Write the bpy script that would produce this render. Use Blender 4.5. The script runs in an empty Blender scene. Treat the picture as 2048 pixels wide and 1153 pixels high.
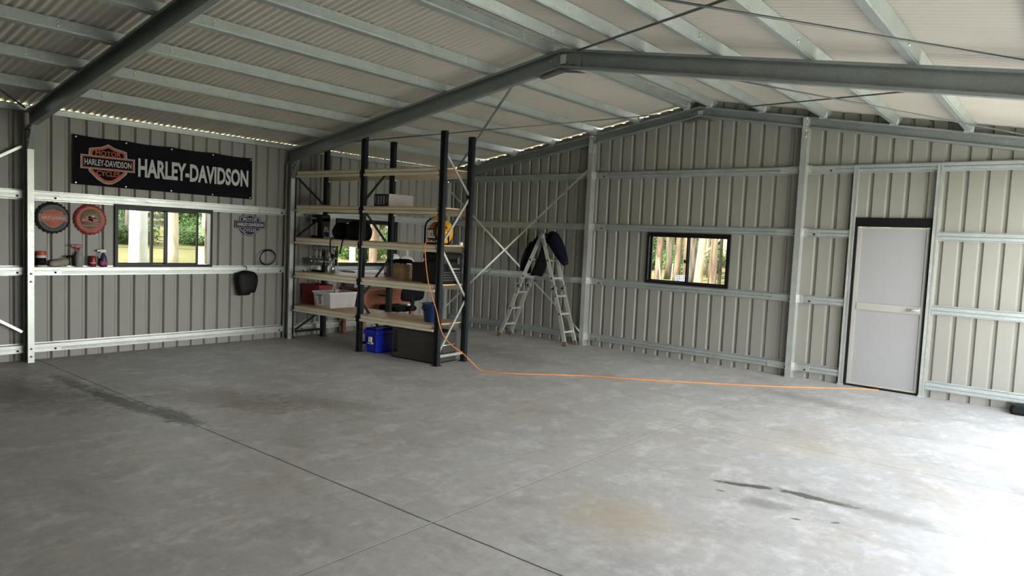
import bpy, math, random
from mathutils import Vector, Matrix, noise
random.seed(7)
scene = bpy.context.scene
COL = scene.collection
PI = math.pi

# ------------------------------------------------------------------ helpers
OFF = {}

class MB:
    """collects shapes in world coordinates and links them as one mesh object"""
    def __init__(s):
        s.v = []; s.f = []; s.m = []; s.sm = []
    def add(s, vs, fs, mi=0, smooth=False, M=None):
        b = len(s.v)
        for p in vs:
            p = Vector(p)
            s.v.append(M @ p if M is not None else p)
        for f in fs:
            s.f.append([b + i for i in f]); s.m.append(mi); s.sm.append(smooth)
        return s
    def box(s, x0, x1, y0, y1, z0, z1, mi=0, M=None, ch=0.0):
        if ch <= 0:
            vs = [(x, y, z) for z in (z0, z1) for y in (y0, y1) for x in (x0, x1)]
            return s.add(vs, [(0, 2, 3, 1), (4, 5, 7, 6), (0, 1, 5, 4), (2, 6, 7, 3), (0, 4, 6, 2), (1, 3, 7, 5)], mi, False, M)
        c = min(ch, (x1 - x0) * .45, (y1 - y0) * .45, (z1 - z0) * .45)
        def ring(z, i):
            a0, a1, b0, b1 = x0 + i, x1 - i, y0 + i, y1 - i
            k = c
            return [(a0 + k, b0, z), (a1 - k, b0, z), (a1, b0 + k, z), (a1, b1 - k, z), (a1 - k, b1, z), (a0 + k, b1, z), (a0, b1 - k, z), (a0, b0 + k, z)]
        vs = ring(z0, c * .6) + ring(z0 + c, 0) + ring(z1 - c, 0) + ring(z1, c * .6)
        fs = [list(range(7, -1, -1)), list(range(24, 32))]
        for r in range(3):
            for i in range(8):
                j = (i + 1) % 8
                fs.append((r * 8 + i, r * 8 + j, r * 8 + 8 + j, r * 8 + 8 + i))
        return s.add(vs, fs, mi, False, M)
    def ext(s, prof, P0, P1, A, B, mi=0, caps=True, smooth=False):
        P0, P1, A, B = Vector(P0), Vector(P1), Vector(A), Vector(B)
        n = len(prof)
        vs = [P0 + A * a + B * b for a, b in prof] + [P1 + A * a + B * b for a, b in prof]
        fs = [(i, (i + 1) % n, n + (i + 1) % n, n + i) for i in range(n)]
        s.add(vs, fs, mi, smooth)
        if caps:
            s.add([], [], mi)
            b = len(s.v) - 2 * n
            s.f.append([b + i for i in range(n - 1, -1, -1)]); s.m.append(mi); s.sm.append(False)
            s.f.append([b + n + i for i in range(n)]); s.m.append(mi); s.sm.append(False)
        return s
    def bar(s, p, q, w, h, up=(0, 0, 1), mi=0):
        p, q = Vector(p), Vector(q); d = (q - p).normalized(); up = Vector(up)
        if abs(d.dot(up)) > .98: up = Vector((1, 0, 0))
        r = d.cross(up).normalized(); u = r.cross(d)
        return s.ext([(-w / 2, -h / 2), (w / 2, -h / 2), (w / 2, h / 2), (-w / 2, h / 2)], p, q, r, u, mi)
    def tube(s, pts, r, n=10, mi=0, smooth=True, caps=True, closed=False):
        pts = [Vector(p) for p in pts]; m = len(pts)
        rr = r if isinstance(r, (list, tuple)) else [r] * m
        vs = []; prev = None
        for i, p in enumerate(pts):
            a = pts[(i - 1) % m] if (closed or i > 0) else p
            b = pts[(i + 1) % m] if (closed or i < m - 1) else p
            d = (b - a).normalized()
            if prev is None:
                t = Vector((0, 0, 1)) if abs(d.z) < .9 else Vector((1, 0, 0))
                u = d.cross(t).normalized()
            else:
                u = (prev - d * prev.dot(d))
                u = u.normalized() if u.length > 1e-6 else d.orthogonal().normalized()
            prev = u; w = d.cross(u)
            vs += [p + (u * math.cos(2 * PI * k / n) + w * math.sin(2 * PI * k / n)) * rr[i] for k in range(n)]
        fs = []
        for i in range(m if closed else m - 1):
            j = (i + 1) % m
            fs += [(i * n + k, i * n + (k + 1) % n, j * n + (k + 1) % n, j * n + k) for k in range(n)]
        if caps and not closed:
            fs += [list(range(n - 1, -1, -1)), list(range((m - 1) * n, m * n))]
        return s.add(vs, fs, mi, smooth)
    def lathe(s, prof, n=24, M=None, mi=0, smooth=True, sx=1.0, sy=1.0):
        vs = []
        for r, z in prof:
            vs += [(r * sx * math.cos(2 * PI * k / n), r * sy * math.sin(2 * PI * k / n), z) for k in range(n)]
        fs = []
        for i in range(len(prof) - 1):
            fs += [(i * n + k, i * n + (k + 1) % n, (i + 1) * n + (k + 1) % n, (i + 1) * n + k) for k in range(n)]
        if prof[0][0] > 1e-5: fs.append(list(range(n - 1, -1, -1)))
        if prof[-1][0] > 1e-5: fs.append(list(range((len(prof) - 1) * n, len(prof) * n)))
        return s.add(vs, fs, mi, smooth, M)
    def sphere(s, c, r, n=16, m=10, mi=0, sc=(1, 1, 1)):
        vs = []; fs = []
        for i in range(m + 1):
            t = PI * i / m
            for k in range(n):
                vs.append((c[0] + r * sc[0] * math.sin(t) * math.cos(2 * PI * k / n), c[1] + r * sc[1] * math.sin(t) * math.sin(2 * PI * k / n), c[2] - r * sc[2] * math.cos(t)))
        for i in range(m):
            fs += [(i * n + k, i * n + (k + 1) % n, (i + 1) * n + (k + 1) % n, (i + 1) * n + k) for k in range(n)]
        return s.add(vs, fs, mi, True)
    def build(s, name, mats, parent=None):
        o = Vector((0, 0, 0))
        if parent is not None: o = OFF.get(parent.name, o)
        me = bpy.data.meshes.new(name)
        me.from_pydata([tuple(p - o) for p in s.v], [], s.f)
        if not isinstance(mats, (list, tuple)): mats = [mats]
        for m in mats: me.materials.append(m)
        me.polygons.foreach_set('material_index', s.m)
        me.polygons.foreach_set('use_smooth', s.sm)
        me.validate(); me.update()
        ob = bpy.data.objects.new(name, me)
        COL.objects.link(ob)
        if parent is not None:
            ob.parent = parent
            OFF[ob.name] = o
        return ob

def tag(o, label, cat, group=None, kind=None):
    o['label'] = label; o['category'] = cat
    if group: o['group'] = group
    if kind: o['kind'] = kind
    return o

def thing(name, loc, label, cat, group=None, kind=None):
    o = bpy.data.objects.new(name, None); COL.objects.link(o)
    o.empty_display_size = .05
    o.location = loc; OFF[o.name] = Vector(loc)
    return tag(o, label, cat, group, kind)

def struct(o, label=None):
    o['kind'] = 'structure'
    if label: o['label'] = label
    return o

def dup(root, loc, label=None):
    r = root.copy(); COL.objects.link(r); r.location = loc
    if label: r['label'] = label
    for ch in list(root.children):
        c = ch.copy(); COL.objects.link(c); c.parent = r
        for g in list(ch.children):
            d = g.copy(); COL.objects.link(d); d.parent = c
    return r

def frame(o, ax, ay, az):
    """matrix with the given origin and axes"""
    M = Matrix.Identity(4)
    for i, a in enumerate((ax, ay, az)):
        for j in range(3): M[j][i] = a[j]
    for j in range(3): M[j][3] = o[j]
    return M

def text_geo(txt, width, height, M, depth=.0015, bold=.0, mb=None, mi=0):
    """letters as solid mesh, fitted into width x height centred at the origin of M"""
    cu = bpy.data.curves.new('lettering', 'FONT'); cu.body = txt
    cu.extrude = .01; cu.offset = bold; cu.resolution_u = 3
    ob = bpy.data.objects.new('lettering', cu); COL.objects.link(ob)
    dg = bpy.context.evaluated_depsgraph_get(); dg.update()
    me = bpy.data.meshes.new_from_object(ob.evaluated_get(dg))
    xs = [v.co.x for v in me.vertices]; ys = [v.co.y for v in me.vertices]
    x0, x1, y0, y1 = min(xs), max(xs), min(ys), max(ys)
    sx = width / (x1 - x0); sy = height / (y1 - y0)
    vs = [((v.co.x - (x0 + x1) / 2) * sx, (v.co.y - (y0 + y1) / 2) * sy, depth if v.co.z > 0 else 0) for v in me.vertices]
    fs = [list(p.vertices) for p in me.polygons]
    bpy.data.objects.remove(ob); bpy.data.curves.remove(cu); bpy.data.meshes.remove(me)
    mb = mb or MB()
    return mb.add(vs, fs, mi, False, M)

# ------------------------------------------------------------------ materials
def nt(name):
    m = bpy.data.materials.new(name); m.use_nodes = True
    t = m.node_tree; t.nodes.clear()
    return m, t, t.nodes.new('ShaderNodeOutputMaterial')
def nd(t, typ, **kw):
    n = t.nodes.new(typ)
    for k, v in kw.items(): setattr(n, k, v)
    return n
def val(sock, v):
    sock.default_value = v
def lk(t, a, b): t.links.new(a, b)

def pm(name, col, rough=.5, metal=0.0, var=.12, scale=6.0, stretch=(1, 1, 1), bump=0.0, spec=.5, alpha=None):
    m, t, out = nt(name)
    b = nd(t, 'ShaderNodeBsdfPrincipled'); lk(t, b.outputs[0], out.inputs[0])
    tc = nd(t, 'ShaderNodeTexCoord'); mp = nd(t, 'ShaderNodeMapping'); lk(t, tc.outputs['Object'], mp.inputs[0])
    val(mp.inputs['Scale'], stretch)
    nz = nd(t, 'ShaderNodeTexNoise'); lk(t, mp.outputs[0], nz.inputs['Vector'])
    val(nz.inputs['Scale'], scale); val(nz.inputs['Detail'], 4.0); val(nz.inputs['Roughness'], .6)
    r = nd(t, 'ShaderNodeValToRGB'); lk(t, nz.outputs['Fac'], r.inputs[0])
    r.color_ramp.elements[0].position = .3; r.color_ramp.elements[1].position = .7
    r.color_ramp.elements[0].color = tuple(min(1, c * (1 - var)) for c in col) + (1,)
    r.color_ramp.elements[1].color = tuple(min(1, c * (1 + var)) for c in col) + (1,)
    lk(t, r.outputs[0], b.inputs['Base Color'])
    val(b.inputs['Roughness'], rough); val(b.inputs['Metallic'], metal)
    val(b.inputs['Specular IOR Level'], spec)
    if bump:
        bp = nd(t, 'ShaderNodeBump'); val(bp.inputs['Strength'], bump); val(bp.inputs['Distance'], .01)
        lk(t, nz.outputs['Fac'], bp.inputs['Height']); lk(t, bp.outputs[0], b.inputs['Normal'])
    return m

def galv(name, col, rough=.42, metal=.75):
    m, t, out = nt(name)
    b = nd(t, 'ShaderNodeBsdfPrincipled'); lk(t, b.outputs[0], out.inputs[0])
    tc = nd(t, 'ShaderNodeTexCoord')
    vo = nd(t, 'ShaderNodeTexVoronoi'); val(vo.inputs['Scale'], 55.0); lk(t, tc.outputs['Object'], vo.inputs['Vector'])
    nz = nd(t, 'ShaderNodeTexNoise'); val(nz.inputs['Scale'], 4.0); val(nz.inputs['Detail'], 5.0); lk(t, tc.outputs['Object'], nz.inputs['Vector'])
    bw = nd(t, 'ShaderNodeRGBToBW'); lk(t, vo.outputs['Color'], bw.inputs[0])
    ad = nd(t, 'ShaderNodeMath', operation='MULTIPLY_ADD'); lk(t, bw.outputs[0], ad.inputs[0]); val(ad.inputs[1], .45); lk(t, nz.outputs['Fac'], ad.inputs[2])
    r = nd(t, 'ShaderNodeValToRGB'); lk(t, ad.outputs[0], r.inputs[0])
    r.color_ramp.elements[0].position = .35; r.color_ramp.elements[1].position = 1.0
    r.color_ramp.elements[0].color = tuple(c * .86 for c in col) + (1,)
    r.color_ramp.elements[1].color = tuple(min(1, c * 1.12) for c in col) + (1,)
    lk(t, r.outputs[0], b.inputs['Base Color'])
    mr = nd(t, 'ShaderNodeMapRange'); lk(t, bw.outputs[0], mr.inputs[0]); val(mr.inputs[3], rough - .07); val(mr.inputs[4], rough + .1)
    lk(t, mr.outputs[0], b.inputs['Roughness']); val(b.inputs['Metallic'], metal)
    return m

def glassy(name, tint, gloss=.06, rough=.0):
    m, t, out = nt(name)
    a = nd(t, 'ShaderNodeBsdfTransparent'); g = nd(t, 'ShaderNodeBsdfGlossy'); mx = nd(t, 'ShaderNodeMixShader')
    tc = nd(t, 'ShaderNodeTexCoord'); nz = nd(t, 'ShaderNodeTexNoise'); val(nz.inputs['Scale'], 2.0); lk(t, tc.outputs['Object'], nz.inputs['Vector'])
    r = nd(t, 'ShaderNodeValToRGB'); lk(t, nz.outputs['Fac'], r.inputs[0])
    r.color_ramp.elements[0].color = tuple(c * .96 for c in tint) + (1,); r.color_ramp.elements[1].color = tuple(min(1, c * 1.03) for c in tint) + (1,)
    lk(t, r.outputs[0], a.inputs[0]); val(g.inputs['Roughness'], max(rough, .02))
    lw = nd(t, 'ShaderNodeLayerWeight'); val(lw.inputs[0], .35)
    pw = nd(t, 'ShaderNodeMath', operation='POWER'); lk(t, lw.outputs['Facing'], pw.inputs[0]); val(pw.inputs[1], 3.0)
    mr = nd(t, 'ShaderNodeMapRange'); lk(t, pw.outputs[0], mr.inputs[0]); val(mr.inputs[3], gloss); val(mr.inputs[4], .6)
    lk(t, mr.outputs[0], mx.inputs[0]); lk(t, a.outputs[0], mx.inputs[1]); lk(t, g.outputs[0], mx.inputs[2])
    lk(t, mx.outputs[0], out.inputs[0])
    return m

def wood(name, c1, c2, scale=3.0, stretch=(1, 8, 8), rough=.55):
    m, t, out = nt(name)
    b = nd(t, 'ShaderNodeBsdfPrincipled'); lk(t, b.outputs[0], out.inputs[0])
    tc = nd(t, 'ShaderNodeTexCoord'); mp = nd(t, 'ShaderNodeMapping'); lk(t, tc.outputs['Object'], mp.inputs[0]); val(mp.inputs['Scale'], stretch)
    nz = nd(t, 'ShaderNodeTexNoise'); lk(t, mp.outputs[0], nz.inputs['Vector']); val(nz.inputs['Scale'], scale); val(nz.inputs['Detail'], 6.0); val(nz.inputs['Distortion'], .6)
    r = nd(t, 'ShaderNodeValToRGB'); lk(t, nz.outputs['Fac'], r.inputs[0])
    r.color_ramp.elements[0].position = .32; r.color_ramp.elements[1].position = .68
    r.color_ramp.elements[0].color = c1 + (1,); r.color_ramp.elements[1].color = c2 + (1,)
    lk(t, r.outputs[0], b.inputs['Base Color']); val(b.inputs['Roughness'], rough)
    return m

def floor_material():
    m, t, out = nt('polished concrete')
    b = nd(t, 'ShaderNodeBsdfPrincipled'); lk(t, b.outputs[0], out.inputs[0])
    geo = nd(t, 'ShaderNodeNewGeometry'); pos = geo.outputs['Position']
    sep = nd(t, 'ShaderNodeSeparateXYZ'); lk(t, pos, sep.inputs[0])
    def noise_(sc, det=5.0, rough=.6, stretch=(1, 1, 1), dist=0.0, off=(0, 0, 0)):
        mp = nd(t, 'ShaderNodeMapping'); lk(t, pos, mp.inputs[0]); val(mp.inputs['Scale'], stretch); val(mp.inputs['Location'], off)
        n = nd(t, 'ShaderNodeTexNoise'); lk(t, mp.outputs[0], n.inputs['Vector'])
        val(n.inputs['Scale'], sc); val(n.inputs['Detail'], det); val(n.inputs['Roughness'], rough); val(n.inputs['Distortion'], dist)
        return n.outputs['Fac']
    def math_(op, a, bb, c=None):
        n = nd(t, 'ShaderNodeMath', operation=op)
        for i, x in enumerate((a, bb, c)):
            if x is None: continue
            if isinstance(x, (int, float)): val(n.inputs[i], x)
            else: lk(t, x, n.inputs[i])
        return n.outputs[0]
    def rng(x, a, bb, c, d):
        n = nd(t, 'ShaderNodeMapRange'); lk(t, x, n.inputs[0])
        for i, v in enumerate((a, bb, c, d)): val(n.inputs[i + 1], v)
        return n.outputs[0]
    def mix(f, c1, c2, bt='MIX'):
        n = nd(t, 'ShaderNodeMixRGB', blend_type=bt)
        for i, x in enumerate((f, c1, c2)):
            if isinstance(x, (int, float)): val(n.inputs[i], x)
            elif isinstance(x, tuple): val(n.inputs[i], x + (1,))
            else: lk(t, x, n.inputs[i])
        return n.outputs[0]
    n1 = noise_(.55, 8, .68, dist=.25)
    n2 = noise_(2.6, 9, .74, stretch=(1.5, 1, 1), dist=.25)
    n3 = noise_(14, 6, .7)
    base = mix(rng(n1, .3, .7, 0, 1), FLOOR_A, FLOOR_B)
    base = mix(rng(n2, .50, .64, 0, .75), base, FLOOR_C)
    base = mix(rng(noise_(1.7, 9, .76, stretch=(.8, 1.5, 1), dist=.3, off=(3, 7, 0)), .52, .66, 0, .6), base, FLOOR_D)
    base = mix(rng(noise_(1.1, 7, .7, dist=.2, off=(9, 2, 0)), .53, .68, 0, .42), base, (.54, .45, .33))
    base = mix(rng(noise_(.8, 8, .72, dist=.2, off=(1, 12, 0)), .52, .66, 0, .40), base, (.52, .55, .58))
    base = mix(rng(n3, .35, .62, .22, 0), base, (.20, .20, .19))
    base = mix(rng(noise_(60, 3, .6), .62, .75, 0, .25), base, (.2, .2, .19))
    wob = rng(noise_(3.5, 6, .7), .2, .8, -1, 1)
    wob2 = rng(noise_(12, 4, .7, off=(5, 5, 0)), .2, .8, -1, 1)
    def ell(cx, cy, rx, ry, rot, soft, w=.35):
        dx = math_('SUBTRACT', sep.outputs[0], cx); dy = math_('SUBTRACT', sep.outputs[1], cy)
        c, s_ = math.cos(rot), math.sin(rot)
        u = math_('DIVIDE', math_('ADD', math_('MULTIPLY', dx, c), math_('MULTIPLY', dy, s_)), rx)
        v = math_('DIVIDE', math_('ADD', math_('MULTIPLY', dx, -s_), math_('MULTIPLY', dy, c)), ry)
        d = math_('SQRT', math_('ADD', math_('MULTIPLY', u, u), math_('MULTIPLY', v, v)), 0)
        d = math_('ADD', d, math_('MULTIPLY', math_('ADD', wob, wob2), w))
        return rng(d, 1 - soft, 1 + soft, 1, 0)
    dk = (.07, .065, .055)
    for e, colr, k in [
        (ell(7.72, -4.73, .20, .034, .42, .15, .5), dk, .85), (ell(8.12, -4.645, .26, .045, .03, .2, .5), dk, .85),
        (ell(8.5, -4.62, .4, .10, -.1, .5), (.2, .19, .17), .45), (ell(7.95, -5.0, .16, .08, .3, .4), dk, .4),
        (ell(8.16, -5.12, .03, .014, .3, .2, .2), dk, .8), (ell(8.36, -5.0, .03, .012, .8, .2, .2), dk, .8), (ell(7.62, -4.98, .03, .014, .2, .2, .2), dk, .7),
        (ell(2.7, -6.86, .75, .09, .06, .3, .6), (.08, .07, .055), .8), (ell(3.45, -6.74, .45, .10, .05, .3, .6), (.08, .075, .065), .8),
        (ell(1.6, -6.9, .5, .07, .02, .4, .6), (.1, .085, .07), .6),
        (ell(3.1, -6.15, .75, .30, .35, .5, .7), (.24, .19, .12), .55), (ell(3.9, -5.5, .5, .22, .4, .6, .7), (.2, .17, .12), .4),
        (ell(1.7, -7.4, .9, .35, .3, .6, .7), (.13, .125, .11), .6),
        (ell(7.35, -5.9, .35, .3, 0, .7, .6), (.52, .42, .24), .4), (ell(7.7, -3.4, .5, .3, 0, .8, .6), (.55, .48, .35), .35),
        (ell(2.6, -1.7, .5, .35, .5, .6, .7), (.2, .19, .17), .4), (ell(3.4, -2.0, .6, .25, .2, .6, .7), (.2, .19, .18), .35),
        (ell(7.3, -1.4, .7, .16, -.2, .5, .7), (.25, .24, .21), .5)]:
        base = mix(math_('MULTIPLY', e, k), base, colr)
    def line(axis, at, half, soft, colr, k, wn=.012):
        d = math_('ABSOLUTE', math_('ADD', math_('SUBTRACT', sep.outputs[axis], at), math_('MULTIPLY', wob, wn)), 0)
        return math_('MULTIPLY', rng(d, half, half + soft, 1, 0), k), colr
    for f, colr in [line(1, -6.75, .004, .004, (.05, .045, .04), .9, .004), line(1, -3.44, .004, .006, (.16, .15, .14), .45, .004),
                    line(0, 6.62, .004, .003, (.62, .62, .58), .8, .002), line(0, 6.632, .002, .003, (.12, .12, .11), .6, .002)]:
        base = mix(f, base, colr)
    lk(t, base, b.inputs['Base Color'])
    lk(t, rng(n2, .3, .75, .62, .42), b.inputs['Roughness'])
    val(b.inputs['Specular IOR Level'], .35)
    bp = nd(t, 'ShaderNodeBump'); val(bp.inputs['Strength'], .12); val(bp.inputs['Distance'], .01); lk(t, n3, bp.inputs['Height']); lk(t, bp.outputs[0], b.inputs['Normal'])
    return m

FLOOR_A = (.475, .475, .455); FLOOR_B = (.62, .61, .58); FLOOR_C = (.76, .755, .74); FLOOR_D = (.355, .345, .315)
M = {}
M['floor'] = floor_material()
M['wall'] = pm('painted wall sheeting', (.262, .259, .230), .42, 0, .03, 3)
M['roof'] = pm('painted roof sheeting', (.55, .515, .46), .5, 0, .05, 1.2)
M['galv'] = galv('galvanised steel', (.49, .52, .49), .38, .6)
M['galvpur'] = galv('galvanised purlin steel', (.47, .52, .495), .38, .6)
M['rod'] = galv('dull steel rod', (.16, .165, .16), .5, .6)
M['galvdark'] = galv('darkened galvanised steel', (.31, .345, .335), .42, .55)  # darker copy of galv; the rafters' shade is put into this colour
M['galvmid'] = galv('shaded galvanised steel', (.43, .47, .46), .42, .6)  # same steel as galv, darkened to paint in the end wall girts' weaker light
M['bright'] = galv('bright zinc', (.75, .77, .75), .35, .8)
M['blackframe'] = pm('black window aluminium', (.006, .006, .007), .4, .0, .2, 8, spec=.25)
M['glass'] = glassy('window glass', (.56, .57, .55), .004)
M['clear'] = glassy('clear glassware', (.84, .86, .86), .30)
M['doorleaf'] = pm('grey door sheet', (.30, .303, .305), .4, 0, .02, 2)
M['doorrail'] = pm('pale door rail', (.36, .352, .32), .4, 0, .03, 3)
M['rack'] = pm('dark painted steel', (.011, .014, .017), .42, .1, .15, 8, spec=.35)
M['beam'] = pm('cream painted beam', (.80, .75, .58), .4, 0, .04, 6)
M['deck'] = wood('particle board', (.50, .34, .19), (.66, .48, .30), 5, (1.5, 1.5, 1.5), .6)
M['blackcloth'] = pm('black banner cloth', (.0065, .006, .0085), .8, 0, .25, 5, spec=.15)
M['white'] = pm('white plastic', (.78, .77, .74), .4, 0, .03, 6)
M['letter'] = pm('pale grey lettering', (.55, .55, .55), .6, 0, .06, 12)
M['orange'] = pm('orange print', (.50, .10, .035), .6, 0, .15, 14)
M['greyprint'] = pm('grey print', (.32, .31, .31), .6, 0, .1, 14)
M['blackpaint'] = pm('black enamel', (.010, .011, .012), .45, 0, .2, 8, spec=.3)
M['cap'] = pm('dark grey enamel', (.026, .028, .028), .45, 0, .15, 8)
M['redcap'] = pm('faded red enamel', (.40, .075, .05), .45, 0, .15, 7)
M['khaki'] = pm('khaki print', (.25, .21, .13), .6, 0, .25, 18)
M['lilac'] = pm('grey lilac print', (.52, .51, .62), .55, 0, .1, 14)
M['rubber'] = pm('black rubber', (.006, .006, .006), .6, 0, .25, 12, spec=.2)
M['leather'] = pm('black padded vinyl', (.005, .005, .0055), .6, 0, .3, 9, bump=.15, spec=.25)
M['alu'] = galv('mill aluminium', (.66, .67, .60), .38, .7)
M['ladfoot'] = pm('worn brown rubber', (.16, .115, .06), .7, 0, .2, 10)
M['bag'] = pm('black nylon', (.004, .004, .0045), .7, 0, .3, 20, bump=.2, spec=.2)
M['navy'] = pm('navy jacket cloth', (.004, .005, .012), .9, 0, .3, 16, bump=.25, spec=.15)
M['blue'] = pm('blue cooler plastic', (.010, .025, .42), .32, 0, .06, 5)
M['bucket'] = pm('dark blue plastic', (.012, .045, .155), .4, 0, .1, 6)
M['steelbox'] = pm('dark grey sheet metal', (.075, .07, .062), .40, .45, .18, 3, (1, 1, 6))
M['maroon'] = pm('maroon board', (.022, .005, .010), .6, 0, .2, 6, spec=.2)
M['red'] = pm('red plastic', (.33, .025, .04), .45, 0, .1, 6)
M['tub'] = glassy('frosted plastic', (.62, .63, .66), .2, .3)
M['frost'] = pm('milky plastic', (.60, .59, .58), .4, 0, .05, 6)
M['crate'] = wood('brown crate timber', (.28, .165, .075), (.48, .31, .16), 4, (1, 1, 10), .6)
M['desk'] = wood('red brown desk timber', (.20, .07, .03), (.32, .13, .06), 3, (2, 1, 8), .5)
M['greybox'] = pm('grey card', (.30, .30, .29), .6, 0, .06, 4)
M['yellow'] = pm('yellow reel plastic', (.80, .37, .02), .38, 0, .06, 6)
M['ledface'] = pm('work light lens', (.85, .85, .82), .25, 0, .12, 30)
M['cord'] = pm('orange cable', (.75, .25, .05), .45, 0, .06, 10)
M['chairfab'] = pm('black chair fabric', (.006, .006, .007), .85, 0, .3, 25, spec=.15)
M['purple'] = pm('purple bottle', (.055, .022, .11), .35, 0, .2, 12)
M['pink'] = pm('pink label', (.5, .10, .22), .5, 0, .2, 20)
M['bluelabel'] = pm('blue label', (.04, .09, .25), .5, 0, .2, 20)
M['canred'] = pm('red can', (.35, .03, .05), .35, .3, .2, 14)
M['greyroll'] = pm('dusty grey cloth', (.36, .34, .29), .8, 0, .2, 12)
M['orangelid'] = pm('orange lid', (.55, .10, .035), .45, 0, .1, 8)
M['printdark'] = pm('dark printed carton', (.03, .04, .055), .5, 0, .6, 18, (3, 1, 1))
M['cartonwhite'] = pm('white carton', (.55, .52, .51), .55, 0, .03, 4)
SKY = 4.6; SUN = 9.0; EXPO = 2.05
# ------------------------------------------------------------------ building dimensions
CX = 5.05; ZR = 3.765; SL = .165; SR = .172; XR = 10.10; YF = -10.25
def zr(x): return ZR - (SL * (CX - x) if x < CX else SR * (x - CX))
PH = .10                      # purlin height
YA, YB = -6.89, -3.53         # front lips of the two portal frames
Z_BOT, Z_SILL, Z_HEAD, Z_TOP = .142, 1.044, 1.914, 2.728

# ------------------------------------------------------------------ floor and ground
mb = MB(); mb.box(-.001, XR + .6, YF, .001, -.14, 0)
struct(mb.build('floor', M['floor']), 'grey concrete slab with saw-cut joints')

# ------------------------------------------------------------------ ribbed wall sheeting
def sheet_wall(name, u0, u1, z0, ztop, phase, pitch, mp, holes, mat, extra=()):
    def doff(u):
        k = round((u - phase) / pitch); d = abs(u - phase - k * pitch)
        return .030 if d <= .012 else (0 if d >= .030 else .030 * (.030 - d) / .018)
    us = {round(u0, 5), round(u1, 5)}
    k = math.floor((u0 - phase) / pitch) - 1
    while phase + k * pitch < u1 + .1:
        for o in (-.030, -.012, .012, .030):
            u = phase + k * pitch + o
            if u0 < u < u1: us.add(round(u, 5))
        k += 1
    for h in holes: us.update((round(h[0], 5), round(h[1], 5)))
    us.update(round(e, 5) for e in extra)
    us = sorted(us)
    mb = MB()
    for a, b in zip(us[:-1], us[1:]):
        if b - a < 1e-4: continue
        mid = (a + b) / 2
        cuts = [(h[2], h[3]) for h in holes if h[0] < mid < h[1]]
        spans = []; z = z0
        for c0, c1 in sorted(cuts):
            if c0 > z: spans.append((z, c0))
            z = c1
        spans.append((z, None))
        for s0, s1 in spans:
            ta = ztop(a) if s1 is None else s1; tb = ztop(b) if s1 is None else s1
            da, db = doff(a), doff(b)
            mb.add([mp(a, da, s0), mp(b, db, s0), mp(b, db, tb), mp(a, da, ta)], [(0, 1, 2, 3)])
    return struct(mb.build(name, mat))

W1 = (-5.905, -4.640, 1.085, 1.872); W2 = (-2.557, -1.257, 1.098, 1.870); WG = (4.290, 5.586, 1.096, 1.858)
DOOR = (7.185, 8.030, -.1, 2.12)
sheet_wall('wall_left', YF, 0, -.06, lambda u: zr(0) - .002, -6.609, .1867, lambda u, d, z: (-d, u, z), [W1, W2], M['wall'])
sheet_wall('wall_back', 0, XR, -.06, lambda u: zr(u) - (.013 if u < 4.8 else -.006), 3.945, .1985, lambda u, d, z: (u, d, z), [WG, DOOR], M['wall'], (CX, 4.8, 4.81))
sheet_wall('wall_right', YF, 0, -.06, lambda u: zr(XR) - .002, -6.5, .19, lambda u, d, z: (XR + d, u, z), [(-6.55, -3.75, -.1, 1.9), (-3.25, -.42, -.1, 2.55)], M['wall'])
sheet_wall('wall_front', 0, XR, -.06, lambda u: zr(u) - .01, 3.9, .19, lambda u, d, z: (u, YF - d, z), [], M['wall'], (CX,))

# corrugated roof
def corr_roof():
    mb = MB(); pitch = .0762; n = 8; y0, y1 = YF - .05, .07
    N = int((y1 - y0) / pitch * n)
    vs = []; fs = []
    xs = [-.035, 1.25, 2.5, 3.8, CX, 6.3, 7.6, 8.85, XR + .07]
    for i in range(N + 1):
        y = y0 + (y1 - y0) * i / N
        h = .010 + .010 * math.sin(2 * PI * (y - y0) / pitch)
        vs += [(x, y, zr(x) + h) for x in xs]
    m = len(xs)
    for i in range(N):
        fs += [(i * m + k, i * m + k + 1, (i + 1) * m + k + 1, (i + 1) * m + k) for k in range(m - 1)]
    mb.add(vs, fs, 0, True)
    o = mb.build('ceiling', M['roof'])
    # keep the ridge sharp
    return struct(o, 'underside of the corrugated roof sheets')
corr_roof()
mb = MB()
mb.ext([(0, 0), (.14, -.14 * SR), (.14, -.14 * SR - .12), (.135, -.14 * SR - .12), (.135, -.14 * SR - .005), (0, -.005)], (CX, .02, ZR + .03), (CX, .03, ZR + .03), (1, 0, 0), (0, 0, 1))
mb.add([(CX - .2, .075, zr(CX - .2) + .02), (XR + .05, .075, zr(XR + .05) + .02), (XR + .05, .075, zr(XR + .05) - .15), (CX - .2, .075, zr(CX - .2) - .15)], [(0, 1, 2, 3)])
mb.add([(CX - .2, .0, zr(CX - .2) + .022), (XR + .05, .0, zr(XR + .05) + .022), (XR + .05, .075, zr(XR + .05) + .02), (CX - .2, .075, zr(CX - .2) + .02)], [(0, 1, 2, 3)])
struct(mb.build('trim_1', M['wall']), 'barge flashing over the door wall')

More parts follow.
